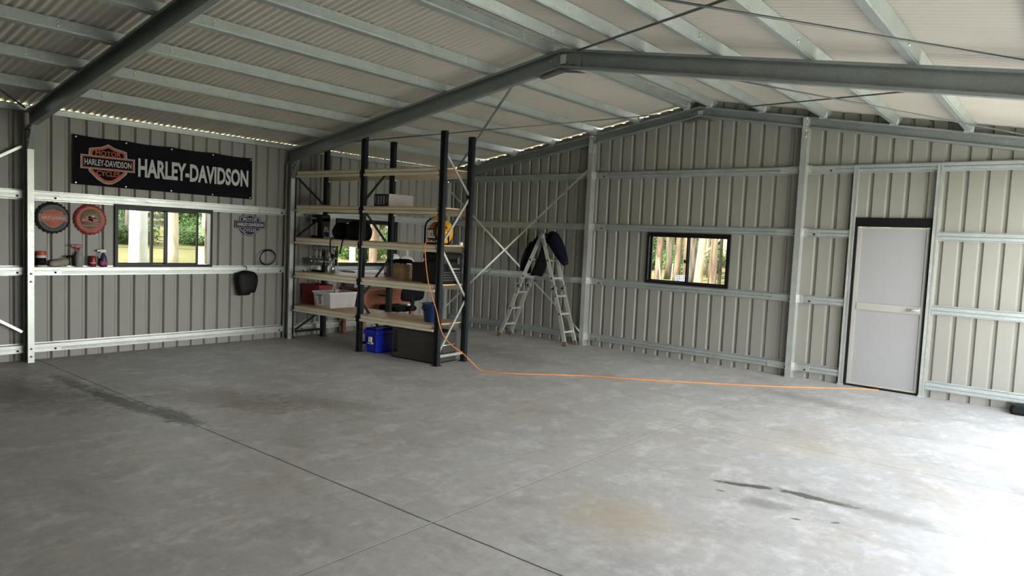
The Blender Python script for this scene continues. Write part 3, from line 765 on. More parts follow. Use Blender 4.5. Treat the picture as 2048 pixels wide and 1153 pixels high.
mb.add(vs, fs, 0, True, WL(.078, -4.150, .855)); mb.build('pad', M['leather'], seat)
mb = MB(); mb.tube([(.10, -4.16, 1.03), (.10, -4.16, 1.085), (.06, -4.16, 1.100), (.025, -4.16, 1.094)], .006, 8); mb.build('hook', M['rubber'], seat)

# ------------------------------------------------------------------ shelving rack
ANG = math.radians(3.6)
RO = Vector((3.10, -3.31, 0)); RE = Vector((math.cos(ANG), math.sin(ANG), 0)); RD = Vector((-math.sin(ANG), math.cos(ANG), 0)); RZ = Vector((0, 0, 1))
def RP(s, d, z): return RO + RE * s + RD * d + RZ * z       # s: along (0 at the right-hand front upright, negative to the left), d: depth
RM = frame(RO, RE, RD, RZ)
rack = thing('shelving_rack', (1.66, -3.1, 0), 'tall dark steel pallet shelving with cream beams and particle-board shelves', 'shelving')
SX = [0.0, -1.44, -2.88]; DEP = .60; HT = 2.965; UW = .078; UD = .055
LV = [.512, 1.020, 1.527, 2.006, 2.506]
UPR = [(-UW / 2, 0), (-UW / 2, UD), (-UW / 2 + .012, UD), (-UW / 2 + .012, UD + .010), (UW / 2 - .012, UD + .010), (UW / 2 - .012, UD), (UW / 2, UD), (UW / 2, 0), (.012, 0), (.012, .012), (-.012, .012), (-.012, 0)]
for s in SX:
    for d, fl in ((0, 1), (DEP, -1)):
        h_ = HT; s_ = s
        if s == SX[2] and d == 0: s_, d, h_ = s - .140, .038, 2.84       # tucked behind the wall column
        t0 = RP(s_ + UW / 2, d, 0.006); t1 = RP(s_ + UW / 2, d, h_)
        mb = MB(); pr = [(a, b * 1.0) for a, b in UPR]
        if fl < 0: pr = [(a, -b) for a, b in UPR][::-1]
        mb.ext(pr, t0, t1, RE, RD)
        up = mb.build('upright', M['rack'], rack)
        mb = MB(); mb.box(s_ - .012, s_ + UW + .012, d - .02 if fl > 0 and s_ == s else (d if fl > 0 else d - .08), d + .08 if fl > 0 else d + .02, 0, .006, 0, RM); mb.build('foot_plate', M['rack'], up)
        mb = MB(); mb.box(s_ - .004, s_ + UW + .004, min(d, d + fl * UD) - .001, max(d, d + fl * UD) + .006, h_ - .07, h_ + .004, 0, RM, ch=.006); mb.build('top_cap', M['blackpaint'], up)
    # zigzag braces between front and rear uprights
    zz = [(.14, 0, .82, 1), (.86, 1, 1.50, 0), (1.54, 0, 2.16, 1), (2.20, 1, 2.72, 0)] if s == 0 else [(.20, 1, .72, 0), (.76, 0, 1.30, 1), (1.34, 1, 1.88, 0), (1.92, 0, 2.62, 1)]
    if s == SX[2]: zz = [(.14, 0, .42, 1), (1.56, 0, 1.92, 1), (2.04, 1, 2.42, 0)]
    if s == SX[1]: zz = [(.12, 1, .70, 0), (.76, 0, 1.30, 1), (1.46, 1, 1.97, 0), (2.09, 0, 2.62, 1)]
    for za, a, zb_, b in zz:
        p = RP(s + UW / 2, .045 if a == 0 else DEP - .045, za); q = RP(s + UW / 2, .045 if b == 0 else DEP - .045, zb_)
        mb = MB(); mb.bar(p, q, .014, .030, RE.cross((q - p).normalized())); mb.build('diagonal_brace', M['galv'] if s == 0 else M['rack'], rack)
    mb = MB(); mb.bar(RP(s + UW / 2, .05, .115), RP(s + UW / 2, DEP - .05, .115), .02, .034); mb.build('bottom_tie', M['galv'] if s == 0 else M['rack'], rack)
BEAM = [(0, 0), (0, .032), (-.032, .032), (-.035, .018), (-.042, .018), (-.046, .046), (-.078, .046), (-.078, 0)]   # a: down from the top, b: outwards
for li, z in enumerate(LV):
    for bay in (0, 1):
        sa, sb = SX[bay + 1] + UW + .002, SX[bay] - .002
        for d, sg in ((.006, -1), (DEP - .006, 1)):
            if bay == 1 and sg < 0: sa = SX[2] + .065
            elif bay == 1: sa = SX[2] + UW + .002
            mb = MB(); mb.ext(BEAM if sg < 0 else [(a, b) for a, b in BEAM], RP(sa, d + (.02 if sg < 0 else -.02), z), RP(sb, d + (.02 if sg < 0 else -.02), z), RZ, RD * sg)
            bm = mb.build('beam', M['beam'], rack)
            for e0, e1 in ((sa, sa + .004), (sb - .004, sb)):
                b = MB(); b.box(e0, e1, (d - .022 if sg < 0 else d - .022), (d + .022 if sg < 0 else d + .022), z - .092, z - .001, 0, RM); b.build('end_connector', M['rack'] if sg < 0 else M['beam'], bm)
        mb = MB(); mb.box(sa + .004, sb - .004, -.010, DEP + .010, z, z + .016, 0, RM); mb.build('shelf_board', M['deck'], rack)
def dz(i): return LV[i] + .0165

# ------------------------------------------------------------------ things on the shelving
# top-but-one shelf: open carton
t = thing('carton', (1.84, -2.97, dz(3)), 'white and dark printed carton alone on the second highest shelf', 'box')
mb = MB(); mb.box(1.72, 2.035, -3.20, -2.76, dz(3), dz(3) + .178); bo = mb.build('body', M['cartonwhite'], t)
mb = MB(); mb.box(1.725, 2.03, -3.203, -3.2005, dz(3) + .003, dz(3) + .176); mb.build('printed_side', M['printdark'], t)
mb = MB()
for k, (a, b) in enumerate(((1.745, 1.76), (1.785, 1.792), (1.81, 1.84), (1.865, 1.89), (1.92, 1.945))): mb.box(a, b, -3.2055, -3.2035, dz(3) + .03, dz(3) + .15)
mb.build('pale_print', M['lilac'], t)
mb = MB(); mb.box(1.975, 2.02, -3.2055, -3.2035, dz(3) + .05, dz(3) + .16); mb.build('green_print', pm('green print', (.02, .16, .05), .5), t)

# third shelf
z3 = dz(2)
t = thing('coffee_grinder', (.40, -3.08, z3), 'black coffee machine with a glass jug in the end bay of the shelving', 'coffee machine')
mb = MB(); mb.box(0.190, 0.450, -3.16, -2.98, z3, z3 + .04, ch=.01); mb.box(0.330, 0.450, -3.15, -2.99, z3 + .04, z3 + .32, ch=.012); mb.box(0.200, 0.450, -3.16, -2.98, z3 + .24, z3 + .36, ch=.016); mb.build('body', M['blackpaint'], t)
mb = MB(); mb.lathe([(.045, 0), (.052, .02), (.052, .07), (.036, .12), (.040, .135), (.037, .135), (.033, .12), (.048, .07), (.048, .02), (0, .005)], 20, Matrix.Translation((.355, -3.07, z3 + .045))); mb.build('glass_jug', M['clear'], t)
mb = MB(); mb.lathe([(.046, .004), (.047, .055), (0, .055)], 20, Matrix.Translation((.355, -3.07, z3 + .045))); mb.build('coffee', pm('brown liquid', (.03, .015, .008), .3), t)
mb = MB(); mb.box(0.220, 0.330, -3.165, -3.155, z3 + .29, z3 + .31); mb.build('badge_strip', M['bright'], t)
t.name = 'coffee_machine'; OFF['coffee_machine'] = OFF['coffee_grinder']
t = thing('bottle', (.545, -3.15, z3), 'small white bottle with a blue label next to the coffee machine', 'bottle')
mb = MB(); mb.lathe([(.036, 0), (.039, .006), (.039, .115), (.026, .132)], 18, Matrix.Translation((.60, -3.17, z3))); mb.build('body', M['white'], t)
mb = MB(); mb.lathe([(.0395, .03), (.0395, .095)], 18, Matrix.Translation((.60, -3.17, z3))); mb.build('blue_label', M['bluelabel'], t)
mb = MB(); mb.lathe([(.030, .130), (.030, .172), (0, .172)], 18, Matrix.Translation((.60, -3.17, z3))); mb.build('cap', M['white'], t)
# duffel / backpack
bag = thing('backpack', (1.2, -3.18, z3), 'black soft bag with dangling straps on the shelf in front of the window', 'bag')
mb = MB()
def blob(mb, c, r, sc, seed, n=28, m=16, amp=.10):
    vs = []; fs = []
    for i in range(m + 1):
        t_ = PI * i / m
        for k in range(n):
            v = Vector((math.sin(t_) * math.cos(2 * PI * k / n), math.sin(t_) * math.sin(2 * PI * k / n), -math.cos(t_)))
            f = 1 + amp * noise.noise(v * 1.7 + Vector((seed, 0, 0))) + amp * .4 * noise.noise(v * 4.5 + Vector((0, seed, 0)))
            p = Vector((v.x * sc[0], v.y * sc[1], v.z * sc[2])) * r * f + Vector(c)
            vs.append((p.x, p.y, max(p.z, z3 + .001)))
    for i in range(m): fs += [(i * n + k, i * n + (k + 1) % n, (i + 1) * n + (k + 1) % n, (i + 1) * n + k) for k in range(n)]
    mb.add(vs, fs, 0, True)
blob(mb, (1.30, -3.12, z3 + .115), .2, (1.16, .85, .86), 3)
mb.build('main_pouch', M['bag'], bag)
mb = MB(); blob(mb, (.98, -3.16, z3 + .11), .16, (.92, .9, .92), 9); mb.build('side_pouch', M['bag'], bag)
mb = MB(); mb.bar((.86, -3.20, z3 + .20), (1.05, -3.22, z3 + .215), .03, .02); mb.build('carry_handle', M['bag'], bag)
for nm, ps in (('strap', [RP(-1.98, .10, z3 + .03), RP(-1.99, -.025, z3 + .012), RP(-1.99, -.038, z3 - .05), RP(-1.995, -.034, z3 - .14), RP(-1.98, -.02, z3 - .22)]), ('strap', [RP(-1.72, .10, z3 + .03), RP(-1.73, -.025, z3 + .012), RP(-1.745, -.036, z3 - .06), RP(-1.785, -.03, z3 - .20)])):
    mb = MB()
    for a, b in zip(ps[:-1], ps[1:]): mb.bar(a, b, .022, .006, RD)
    mb.build(nm, M['bag'], bag)
# cable reel with work light
rl = thing('cable_reel', (2.86, -3.10, z3), 'yellow cable reel with a black carrying frame and a square work light', 'cable reel')
cz = z3 + .165; Mxr = frame((2.965, -3.06, cz), (0, 1, 0), (0, 0, 1), (1, 0, 0))
mb = MB(); mb.lathe([(0, .0), (.06, .0), (.06, .012), (.145, .012), (.150, .018), (.150, .024), (.14, .030), (.05, .034), (.045, .06), (0, .06)], 36, Mxr); mb.build('yellow_flange', M['yellow'], rl)
mb = MB(); mb.lathe([(0, -.03), (.158, -.03), (.162, -.022), (.162, -.010), (.155, -.004), (0, -.004)], 36, Mxr); mb.build('black_flange', M['blackpaint'], rl)
mb = MB(); mb.lathe([(0, -.17), (.110, -.17), (.118, -.15), (.118, -.04), (0, -.03)], 32, Mxr); mb.build('drum', M['yellow'], rl)
mb = MB()
for k in range(6): mb.tube([Mxr @ Vector((.124 * math.cos(2 * PI * q / 32), .124 * math.sin(2 * PI * q / 32), -.05 - .018 * k)) for q in range(32)], .009, 6, closed=True)
mb.build('wound_cable', M['cord'], rl)
mb = MB()
fr = [(2.70, -3.14, z3 + .012), (2.70, -3.14, z3 + .23), (2.715, -3.13, z3 + .285), (2.76, -3.11, z3 + .33), (2.84, -3.09, z3 + .345), (2.95, -3.07, z3 + .33)]
mb.tube(fr, .012, 10); mb.tube([(2.70, -3.14, z3 + .012), (2.98, -3.14, z3 + .012), (2.98, -2.98, z3 + .012), (2.72, -2.98, z3 + .012)], .012, 8, closed=True); mb.tube([(2.98, -2.98, z3 + .012), (3.03, -3.04, z3 + .15), (2.95, -3.07, z3 + .33)], .011, 8)
mb.build('carrying_frame', M['rubber'], rl)
mb = MB(); mb.tube([(2.79, -3.10, z3 + .343), (2.92, -3.075, z3 + .338)], .021, 12); mb.build('yellow_grip', M['yellow'], rl)
mb = MB(); mb.box(2.80, 2.975, -3.205, -3.165, z3 + .065, z3 + .205, ch=.008); wl = mb.build('work_light', M['rubber'], rl)
mb = MB(); mb.box(2.818, 2.957, -3.209, -3.2045, z3 + .082, z3 + .188); mb.build('lens', M['ledface'], wl)
mb = MB(); mb.box(2.87, 2.91, -3.2105, -3.2095, z3 + .115, z3 + .150); mb.build('led_chip', M['yellow'], wl)
mb = MB(); mb.bar((2.76, -3.18, z3 + .025), (2.87, -3.18, z3 + .068), .02, .012); mb.bar((2.98, -3.18, z3 + .025), (2.92, -3.18, z3 + .068), .02, .012); mb.build('light_bracket', M['greybox'], wl)
t = thing('bottle_cap', (3.0, -2.78, z3), 'small round white pot at the rear end of the shelf past the reel', 'pot')
mb = MB(); mb.lathe([(.026, 0), (.030, .004), (.030, .035), (.022, .044), (0, .045)], 16, Matrix.Translation((3.03, -2.80, z3))); mb.build('body', M['white'], t); t.name = 'white_pot'; OFF['white_pot'] = OFF['bottle_cap']
mb = MB(); mb.box(2.86, 2.98, -2.83, -2.74, z3, z3 + .012, ch=.004); tag(mb.build('folded_paper', M['white']), 'flat folded white paper behind the cable reel', 'paper')

# second shelf: glassware
z2 = dz(1)
def glass_prof(h, bowl, stem):
    f = h * .42
    return [(0, .004), (bowl * .8, 0), (bowl * .82, .003), (.010, .012), (stem, .02), (stem, f), (.012, f + .008), (bowl * .7, f + .03), (bowl, f + .065), (bowl * .78, h), (bowl * .74, h), (bowl * .95, f + .065), (bowl * .66, f + .033), (0, f + .016)]
def wineglass(x, y, z, h, bowl, label, inv=False):
    mb = MB(); Mg = Matrix.Translation((x, y, z)) if not inv else Matrix.Translation((x, y, z + h)) @ Matrix.Rotation(PI, 4, 'X')
    mb.lathe(glass_prof(h, bowl, .005), 18, Mg)
    return tag(mb.build('wine_glass', M['clear']), label, 'glass', 'stemmed glasses on the shelving')
rowA = [(.15, -3.16), (.26, -3.19), (.37, -3.14), (.48, -3.17), (.59, -3.13)]
for i, (x, y) in enumerate(rowA): wineglass(x, y, z2, .20, .040, 'clear stemmed glass standing upright in the crowd of glassware on the end shelf')
mb = MB(); mb.box(.09, .67, -3.10, -2.98, z2 + .206, z2 + .212); tr = thing('glass_stand', (.49, -3.02, z2), 'clear two-tier stand carrying the upper glasses', 'stand')
mb.build('tray', M['clear'], tr)
for (x, y) in ((.10, -3.09), (.66, -3.09), (.10, -2.99), (.66, -2.99)):
    b = MB(); b.box(x - .005, x + .005, y - .005, y + .005, z2, z2 + .206); b.build('leg', M['clear'], tr)
for i, (x, y) in enumerate(((.14, -3.04), (.235, -3.03), (.33, -3.05), (.425, -3.03), (.52, -3.04), (.61, -3.03))):
    wineglass(x, y, z2 + .2125, .185, .036, 'clear stemmed glass on the upper tier of the glassware stand', inv=False)
for i, (x, y) in enumerate(((.17, -3.02), (.31, -3.04), (.45, -3.02), (.58, -3.04))):
    wineglass(x, y, z2, .18, .036, 'clear stemmed glass tucked under the glassware stand')
mb = MB(); mb.box(.38, .68, -3.27, -3.225, z2, z2 + .030, ch=.008); tag(mb.build('dark_tray', M['rubber']), 'low black tray in front of the glassware', 'tray')
t = thing('glass_jug', (.78, -3.2, z2), 'clear glass jug with a black stopper at the end of the glassware', 'jug')
mb = MB(); mb.lathe([(.04, 0), (.045, .01), (.042, .10), (.020, .16), (.022, .22), (.018, .22), (.016, .16), (.038, .1), (.040, .012), (0, .008)], 18, Matrix.Translation((.80, -3.19, z2))); mb.build('body', M['clear'], t)
mb = MB(); mb.sphere((.80, -3.19, z2 + .255), .034, 14, 8); mb.build('stopper', M['rubber'], t)
# brown crates, cloth, maroon box, tool case, bottle
def crate(x0, x1, y0, y1, z0, z1, label):
    t = thing('wooden_crate', ((x0 + x1) / 2, (y0 + y1) / 2, z0), label, 'crate', 'brown boxes')
    n = 3; h = (z1 - z0) / n
    mb = MB(); mb.box(x0 + .012, x1 - .012, y0 + .012, y1 - .012, z0, z1 - .02); mb.build('lining', M['crate'], t)
    mb = MB()
    for k in range(n):
        a, b = z0 + k * h + .003, z0 + (k + 1) * h - .003
        mb.box(x0, x1, y0, y0 + .012, a, b); mb.box(x0, x1, y1 - .012, y1, a, b); mb.box(x0, x0 + .012, y0 + .012, y1 - .012, a, b); mb.box(x1 - .012, x1, y0 + .012, y1 - .012, a, b)
    mb.build('slats', M['crate'], t)
    mb = MB(); mb.box(x1 - .02, x1 + .004, y0 - .004, y0 + .02, z0, z1); mb.build('corner_post', M['crate'], t)
    return t
crate(2.00, 2.17, -3.06, -2.85, z2, z2 + .21, 'brown slatted crate on the shelf under a black cloth')
mb = MB(); vs = []; N = 12
for i in range(N + 1):
    for j in range(N + 1):
        u, v = i / N, j / N; e = max(abs(u - .5), abs(v - .5)) * 2
        vs.append((1.985 + .20 * u, -3.07 + .22 * v, z2 + .274 + .022 * noise.noise(Vector((u * 5, v * 5, 0))) - .035 * max(0, e - .7) / .3))
mb.add(vs, [(i * (N + 1) + j, (i + 1) * (N + 1) + j, (i + 1) * (N + 1) + j + 1, i * (N + 1) + j + 1) for i in range(N) for j in range(N)], 0, True)
mb.add([(x, y, z - .022) for x, y, z in vs], [(i * (N + 1) + j, i * (N + 1) + j + 1, (i + 1) * (N + 1) + j + 1, (i + 1) * (N + 1) + j) for i in range(N) for j in range(N)], 0, True)
tag(mb.build('folded_cloth', M['bag']), 'folded black cloth resting on the brown crate', 'cloth')
t = thing('box', (2.55, -3.0, z2), 'dark maroon lidded box between the brown crate and the black tool case', 'box')
mb = MB(); mb.box(2.41, 2.70, -3.08, -2.84, z2, z2 + .21, ch=.004); mb.build('body', M['maroon'], t)
mb = MB(); mb.box(2.405, 2.705, -3.085, -2.835, z2 + .21, z2 + .255, ch=.006); mb.build('lid', M['maroon'], t)
t = thing('tool_case', (2.91, -2.96, z2), 'large black tool case with latches at the open end of the shelving', 'case')
mb = MB(); mb.box(2.755, 3.06, -3.225, -2.77, z2, z2 + .30, ch=.02); mb.build('body', M['rubber'], t)
mb = MB(); mb.box(2.75, 3.065, -3.23, -2.765, z2 + .305, z2 + .405, ch=.025); mb.build('lid', M['rubber'], t)
mb = MB(); mb.tube([(3.07, -3.06, z2 + .20), (3.09, -3.05, z2 + .20), (3.09, -2.87, z2 + .20), (3.07, -2.86, z2 + .20)], .009, 8); mb.build('silver_handle', M['bright'], t)
for y in (-3.12, -2.87):
    mb = MB(); mb.box(3.06, 3.075, y - .025, y + .025, z2 + .26, z2 + .35, ch=.004); mb.build('latch', M['steelbox'], t)
mb = MB()
for k in range(4): mb.box(3.058, 3.067, -3.17, -2.82, z2 + .045 + .033 * k, z2 + .058 + .033 * k)
mb.build('ribs', M['steelbox'], t)
t = thing('bottle', (1.55, -2.83, z2), 'small white bottle with a pink label at the back of the second shelf', 'bottle')
mb = MB(); mb.lathe([(.028, 0), (.031, .005), (.031, .085), (.016, .105), (.014, .13), (0, .13)], 16, Matrix.Translation((1.555, -2.80, z2))); mb.build('body', M['white'], t)
mb = MB(); mb.lathe([(.0315, .02), (.0315, .055)], 16, Matrix.Translation((1.555, -2.80, z2))); mb.build('pink_label', M['pink'], t)

# lowest shelf
z1 = dz(0)
t = thing('crate', (.32, -3.08, z1), 'dark red plastic crate at the end of the lowest shelf', 'crate')
mb = MB(); x0, x1, y0, y1 = .10, .53, -3.22, -2.985
mb.box(x0, x1, y0, y0 + .012, z1, z1 + .30); mb.box(x0, x1, y1 - .012, y1, z1, z1 + .30); mb.box(x0, x0 + .012, y0 + .012, y1 - .012, z1, z1 + .30); mb.box(x1 - .012, x1, y0 + .012, y1 - .012, z1, z1 + .30); mb.box(x0 + .012, x1 - .012, y0 + .012, y1 - .012, z1, z1 + .012); mb.build('body', M['red'], t)
mb = MB(); mb.box(x0 - .012, x1 + .012, y0 - .012, y0 + .004, z1 + .27, z1 + .31, ch=.004); mb.box(x0 - .012, x1 + .012, y1 - .004, y1 + .012, z1 + .27, z1 + .31, ch=.004); mb.build('rim', M['red'], t)
t = thing('plastic_tub', (.78, -3.2, z1), 'cloudy white plastic tub with a printed label on the lowest shelf', 'tub')
def taper(mb, x0, x1, y0, y1, z0, z1, k, th, mi=0):
    cx, cy = (x0 + x1) / 2, (y0 + y1) / 2
    def rect(s, z, inset): return [(cx + (x0 - cx) * s + inset, cy + (y0 - cy) * s + inset, z), (cx + (x1 - cx) * s - inset, cy + (y0 - cy) * s + inset, z), (cx + (x1 - cx) * s - inset, cy + (y1 - cy) * s - inset, z), (cx + (x0 - cx) * s + inset, cy + (y1 - cy) * s - inset, z)]
    vs = rect(k, z0, 0) + rect(1, z1, 0) + rect(1, z1, th) + rect(k, z0 + th, th)
    fs = [(3, 2, 1, 0)] + [(i, (i + 1) % 4, 4 + (i + 1) % 4, 4 + i) for i in range(4)] + [(4 + i, 4 + (i + 1) % 4, 8 + (i + 1) % 4, 8 + i) for i in range(4)] + [(8 + i, 8 + (i + 1) % 4, 12 + (i + 1) % 4, 12 + i) for i in range(4)] + [(12, 13, 14, 15)]
    mb.add(vs, fs, mi)
TB = (.57, .98, -3.35, -2.86)
mb = MB(); taper(mb, *TB, z1, z1 + .225, .90, .004); mb.build('body', M['frost'], t)
mb = MB(); x0, x1, y0, y1 = TB
mb.box(x0 - .012, x1 + .012, y0 - .014, y0 + .003, z1 + .21, z1 + .232); mb.box(x0 - .012, x1 + .012, y1 - .003, y1 + .014, z1 + .21, z1 + .232); mb.box(x1 - .003, x1 + .014, y0, y1, z1 + .21, z1 + .232); mb.box(x0 - .014, x0 + .003, y0, y1, z1 + .21, z1 + .232); mb.build('rim', M['white'], t)
Ml = frame(((x0 + x1) / 2 - .02, y0 + .005, z1 + .12), (1, 0, 0), (0, -.10, .995), (0, -.995, -.10))
mb = MB(); mb.box(-.10, .07, -.085, .075, .004, .006, 0, Ml); lb = mb.build('label', M['white'], t)
mb = MB()
for (a, b, c, d) in ((-.085, .045, .045, .065), (-.055, .02, .015, .035), (-.055, .02, -.012, .004), (-.045, .02, -.04, -.022), (-.04, .015, -.068, -.05)): mb.box(a, b, c, d, .006, .0072, 0, Ml)
mb.build('label_print', M['bluelabel'], t)
t = thing('bottle', (.86, -3.16, z1 + .01), 'pale bottle poking out of the cloudy plastic tub', 'bottle')
mb = MB(); mb.lathe([(.03, 0), (.036, .01), (.036, .20), (.03, .235), (.028, .27), (0, .272)], 16, Matrix.Translation((.86, -3.16, z1 + .006))); mb.build('body', M['cartonwhite'], t)
t = thing('bucket', (2.83, -3.10, z1), 'dark blue bucket on the open end of the lowest shelf', 'bucket')
mb = MB(); Mb = Matrix.Translation((2.86, -3.11, z1))
mb.lathe([(0, 0), (.098, 0), (.102, .006), (.134, .225), (.142, .228), (.144, .244), (.134, .248), (.130, .240), (.098, .012), (0, .010)], 32, Mb); mb.build('pail', M['bucket'], t)
mb = MB(); mb.tube([(2.86 + .146 * math.cos(a), -3.11 + .146 * math.sin(a) - .02 * math.sin((a - .3) * 1.0), z1 + .235 - .075 * max(0, math.sin(a - PI + .2))) for a in [PI * .62 + i * PI * .95 / 14 for i in range(15)]], .006, 8); mb.build('bail_handle', M['rubber'], t)

# under the shelving: cooler and metal-cased appliance
ck = thing('cooler', (1.78, -3.12, 0), 'bright blue cooler box with a white latch on the floor under the shelving', 'cooler')
mb = MB(); MC = frame((1.768, -3.345, 0), RE, RD, RZ)
def tb(mb, w, d, z0, z1, k, M_):
    c = [(0, 0), (w, 0), (w, d), (0, d)]; r_ = .02
    def ring(z, ins):
        out = []
        for (x, y), (sx, sy) in zip(c, ((1, 1), (-1, 1), (-1, -1), (1, -1))):
            for a in range(4):
                t_ = a / 3 * PI / 2
                px, py = (1 - math.sin(t_), 1 - math.cos(t_)) if False else (1 - math.cos(t_), 1 - math.sin(t_))
                if (sx, sy) == (1, 1): q = (px, 1 - math.sin(t_)); q = (1 - math.sin(t_), 1 - math.cos(t_)); 
                elif (sx, sy) == (-1, 1): q = (1 - math.cos(t_), 1 - math.sin(t_)); 
                elif (sx, sy) == (-1, -1): q = (1 - math.sin(t_), 1 - math.cos(t_))
                else: q = (1 - math.cos(t_), 1 - math.sin(t_))
                out.append((x + sx * (ins + r_ * q[0]), y + sy * (ins + r_ * q[1]), z))
        return out
    R_ = [ring(z0, k + .006), ring(z0 + .012, k), ring(z1 - .012, 0), ring(z1, .008)]
    n = len(R_[0]); vs = sum(R_, [])
    fs = [list(range(n - 1, -1, -1)), list(range(3 * n, 4 * n))]
    for i in range(3): fs += [(i * n + q, i * n + (q + 1) % n, (i + 1) * n + (q + 1) % n, (i + 1) * n + q) for q in range(n)]
    mb.add(vs, fs, 0, False, M_)
tb(mb, .255, .42, .004, .26, .022, MC); mb.build('body', M['blue'], ck)
mb = MB(); tb(mb, .279, .444, .255, .325, .0, frame(MC @ Vector((-.012, -.012, 0)), RE, RD, RZ)); ld = mb.build('lid', M['blue'], ck)
mb = MB(); tb(mb, .245, .41, .32, .345, .0, frame(MC @ Vector((.005, .005, 0)), RE, RD, RZ)); mb.build('lid_panel', M['blue'], ld)
mb = MB(); mb.box(.078, .178, -.004, .016, .125, .150, 0, MC, .004); mb.box(.092, .164, -.008, .010, .150, .225, 0, MC, .006); lt = mb.build('white_latch', M['white'], ck)
mb = MB(); mb.box(.105, .152, -.0105, -.0075, .140, .150, 0, MC); mb.build('latch_slot', M['rubber'], lt)
ap = thing('metal_appliance', (2.68, -3.0, 0), 'dark grey metal-cased appliance with vent slots under the open end of the shelving', 'appliance')
MA = frame((2.275, -3.285, 0), RE, RD, RZ)
mb = MB(); mb.box(0, .775, 0.01, .44, .012, .400, 0, MA, .006); mb.build('case', M['steelbox'], ap)
mb = MB()
for k in range(13): mb.box(.03, .105, .007, .011, .13 + k * .019, .139 + k * .019, 0, MA)
mb.box(.03, .105, .008, .011, .075, .12, 0, MA); mb.build('vent_slots', M['rubber'], ap)
mb = MB(); mb.box(.0, .775, .01, .44, .0, .012, 0, MA); mb.build('base', M['rubber'], ap)
mb = MB(); mb.tube([MA @ Vector((.790, .09, .23)), MA @ Vector((.790, .40, .235))], .007, 8); mb.tube([MA @ Vector((.773, .11, .23)), MA @ Vector((.790, .11, .23))], .006, 6); mb.tube([MA @ Vector((.773, .38, .235)), MA @ Vector((.790, .38, .235))], .006, 6); mb.build('side_rail', M['bright'], ap)
mb = MB(); mb.tube([MA @ Vector((.773, .14, .16)), MA @ Vector((.80, .21, .12))], .009, 8); mb.sphere(tuple(MA @ Vector((.803, .215, .12))), .013, 10, 6); mb.build('spigot', M['steelbox'], ap)
mb = MB(); mb.box(.55, .770, .05, .42, .399, .410, 0, MA, .003); mb.build('black_top', M['rubber'], ap)

# ------------------------------------------------------------------ desk, chair and lamps behind the shelving
dk_ = thing('desk', (.38, -1.92, 0), 'red-brown timber desk under the window behind the shelving', 'desk')
mb = MB(); mb.box(.085, .68, -2.47, -1.38, .735, .765); mb.build('top', M['desk'], dk_)
mb = MB(); mb.box(.60, .62, -2.45, -1.40, .38, .735); mb.build('front_panel', M['desk'], dk_)
for (x, y) in ((.12, -2.44), (.63, -2.44), (.12, -1.42), (.63, -1.42)):
    mb = MB(); mb.box(x - .03, x + .03, y - .03, y + .03, 0, .735); mb.build('leg', M['desk'], dk_)
gb = thing('grey_box', (.28, -2.2, .765), 'long flat grey box standing on the desk below the window sill', 'box')
mb = MB(); mb.box(.13, .38, -2.44, -1.82, .766, 1.0); mb.build('body', M['greybox'], gb)
mb = MB(); mb.box(.12, .39, -2.45, -1.81, 1.0, 1.035, ch=.006); mb.build('lid', M['cartonwhite'], gb)
def lamp(x, y, z, r, label, stem):
    t = thing('lamp', (x, y, .766), label, 'lamp', 'white round lamps')
    mb = MB(); mb.lathe([(0, 0), (.07, 0), (.07, .015), (.012, .03), (.010, z - .766 - r * .95)], 20, Matrix.Translation((x, y, .766))); mb.build('stand', M['white'], t)
    mb = MB(); mb.sphere((x, y, z), r, 24, 14, sc=(.85, 1, .95)); mb.build('globe', M['white'], t)
    if stem:
        mb = MB(); mb.tube([(x, y - .015, z + r * .9), (x, y - .015, z + r + .16)], .006, 8); mb.tube([(x, y + .015, z + r * .9), (x, y + .015, z + r + .16)], .006, 8); mb.build('upper_stem', M['white'], t)
lamp(.50, -1.71, 1.245, .088, 'white globe lamp nearest the window on the desk', False)
lamp(.62, -1.545, 1.168, .140, 'larger white globe lamp with thin twin stems above it', True)
ch = thing('office_chair', (1.02, -2.05, 0), 'black office chair pulled up behind the shelving', 'chair')
mb = MB(); vs = []; fs = []; N = 10
outl = [(.235 * math.copysign(abs(math.cos(a)) ** .6, math.cos(a)), .115 * math.copysign(abs(math.sin(a)) ** .6, math.sin(a))) for a in [2 * PI * k / 28 for k in range(28)]]
lay = [(0, .9), (.02, 1.0), (.05, 1.0), (.07, .85)]
for d_, k in lay: vs += [(y_ * k, z_ * k, d_ - .05 * (y_ / .235) ** 2 * -1) for y_, z_ in outl]
n = 28; fs = [list(range(n - 1, -1, -1)), list(range(3 * n, 4 * n))] + [(i * n + q, i * n + (q + 1) % n, (i + 1) * n + (q + 1) % n, (i + 1) * n + q) for i in range(3) for q in range(n)]
mb.add(vs, fs, 0, True, frame((1.27, -2.07, .735), (0, 1, 0), (.12, 0, .99), (.99, 0, -.12))); mb.build('backrest', M['chairfab'], ch)
mb = MB(); mb.box(.78, 1.24, -2.29, -1.84, .445, .525, ch=.03); mb.build('seat', M['chairfab'], ch)
mb = MB(); mb.bar((1.16, -2.07, .44), (1.34, -2.07, .48), .06, .015); mb.bar((1.34, -2.07, .48), (1.36, -2.07, .72), .06, .015, (1, 0, 0)); mb.build('back_support', M['rubber'], ch)
mb = MB(); mb.lathe([(.028, .12), (.028, .30), (.018, .30), (.018, .44)], 14, Matrix.Translation((1.02, -2.07, 0))); mb.build('gas_lift', M['rubber'], ch)
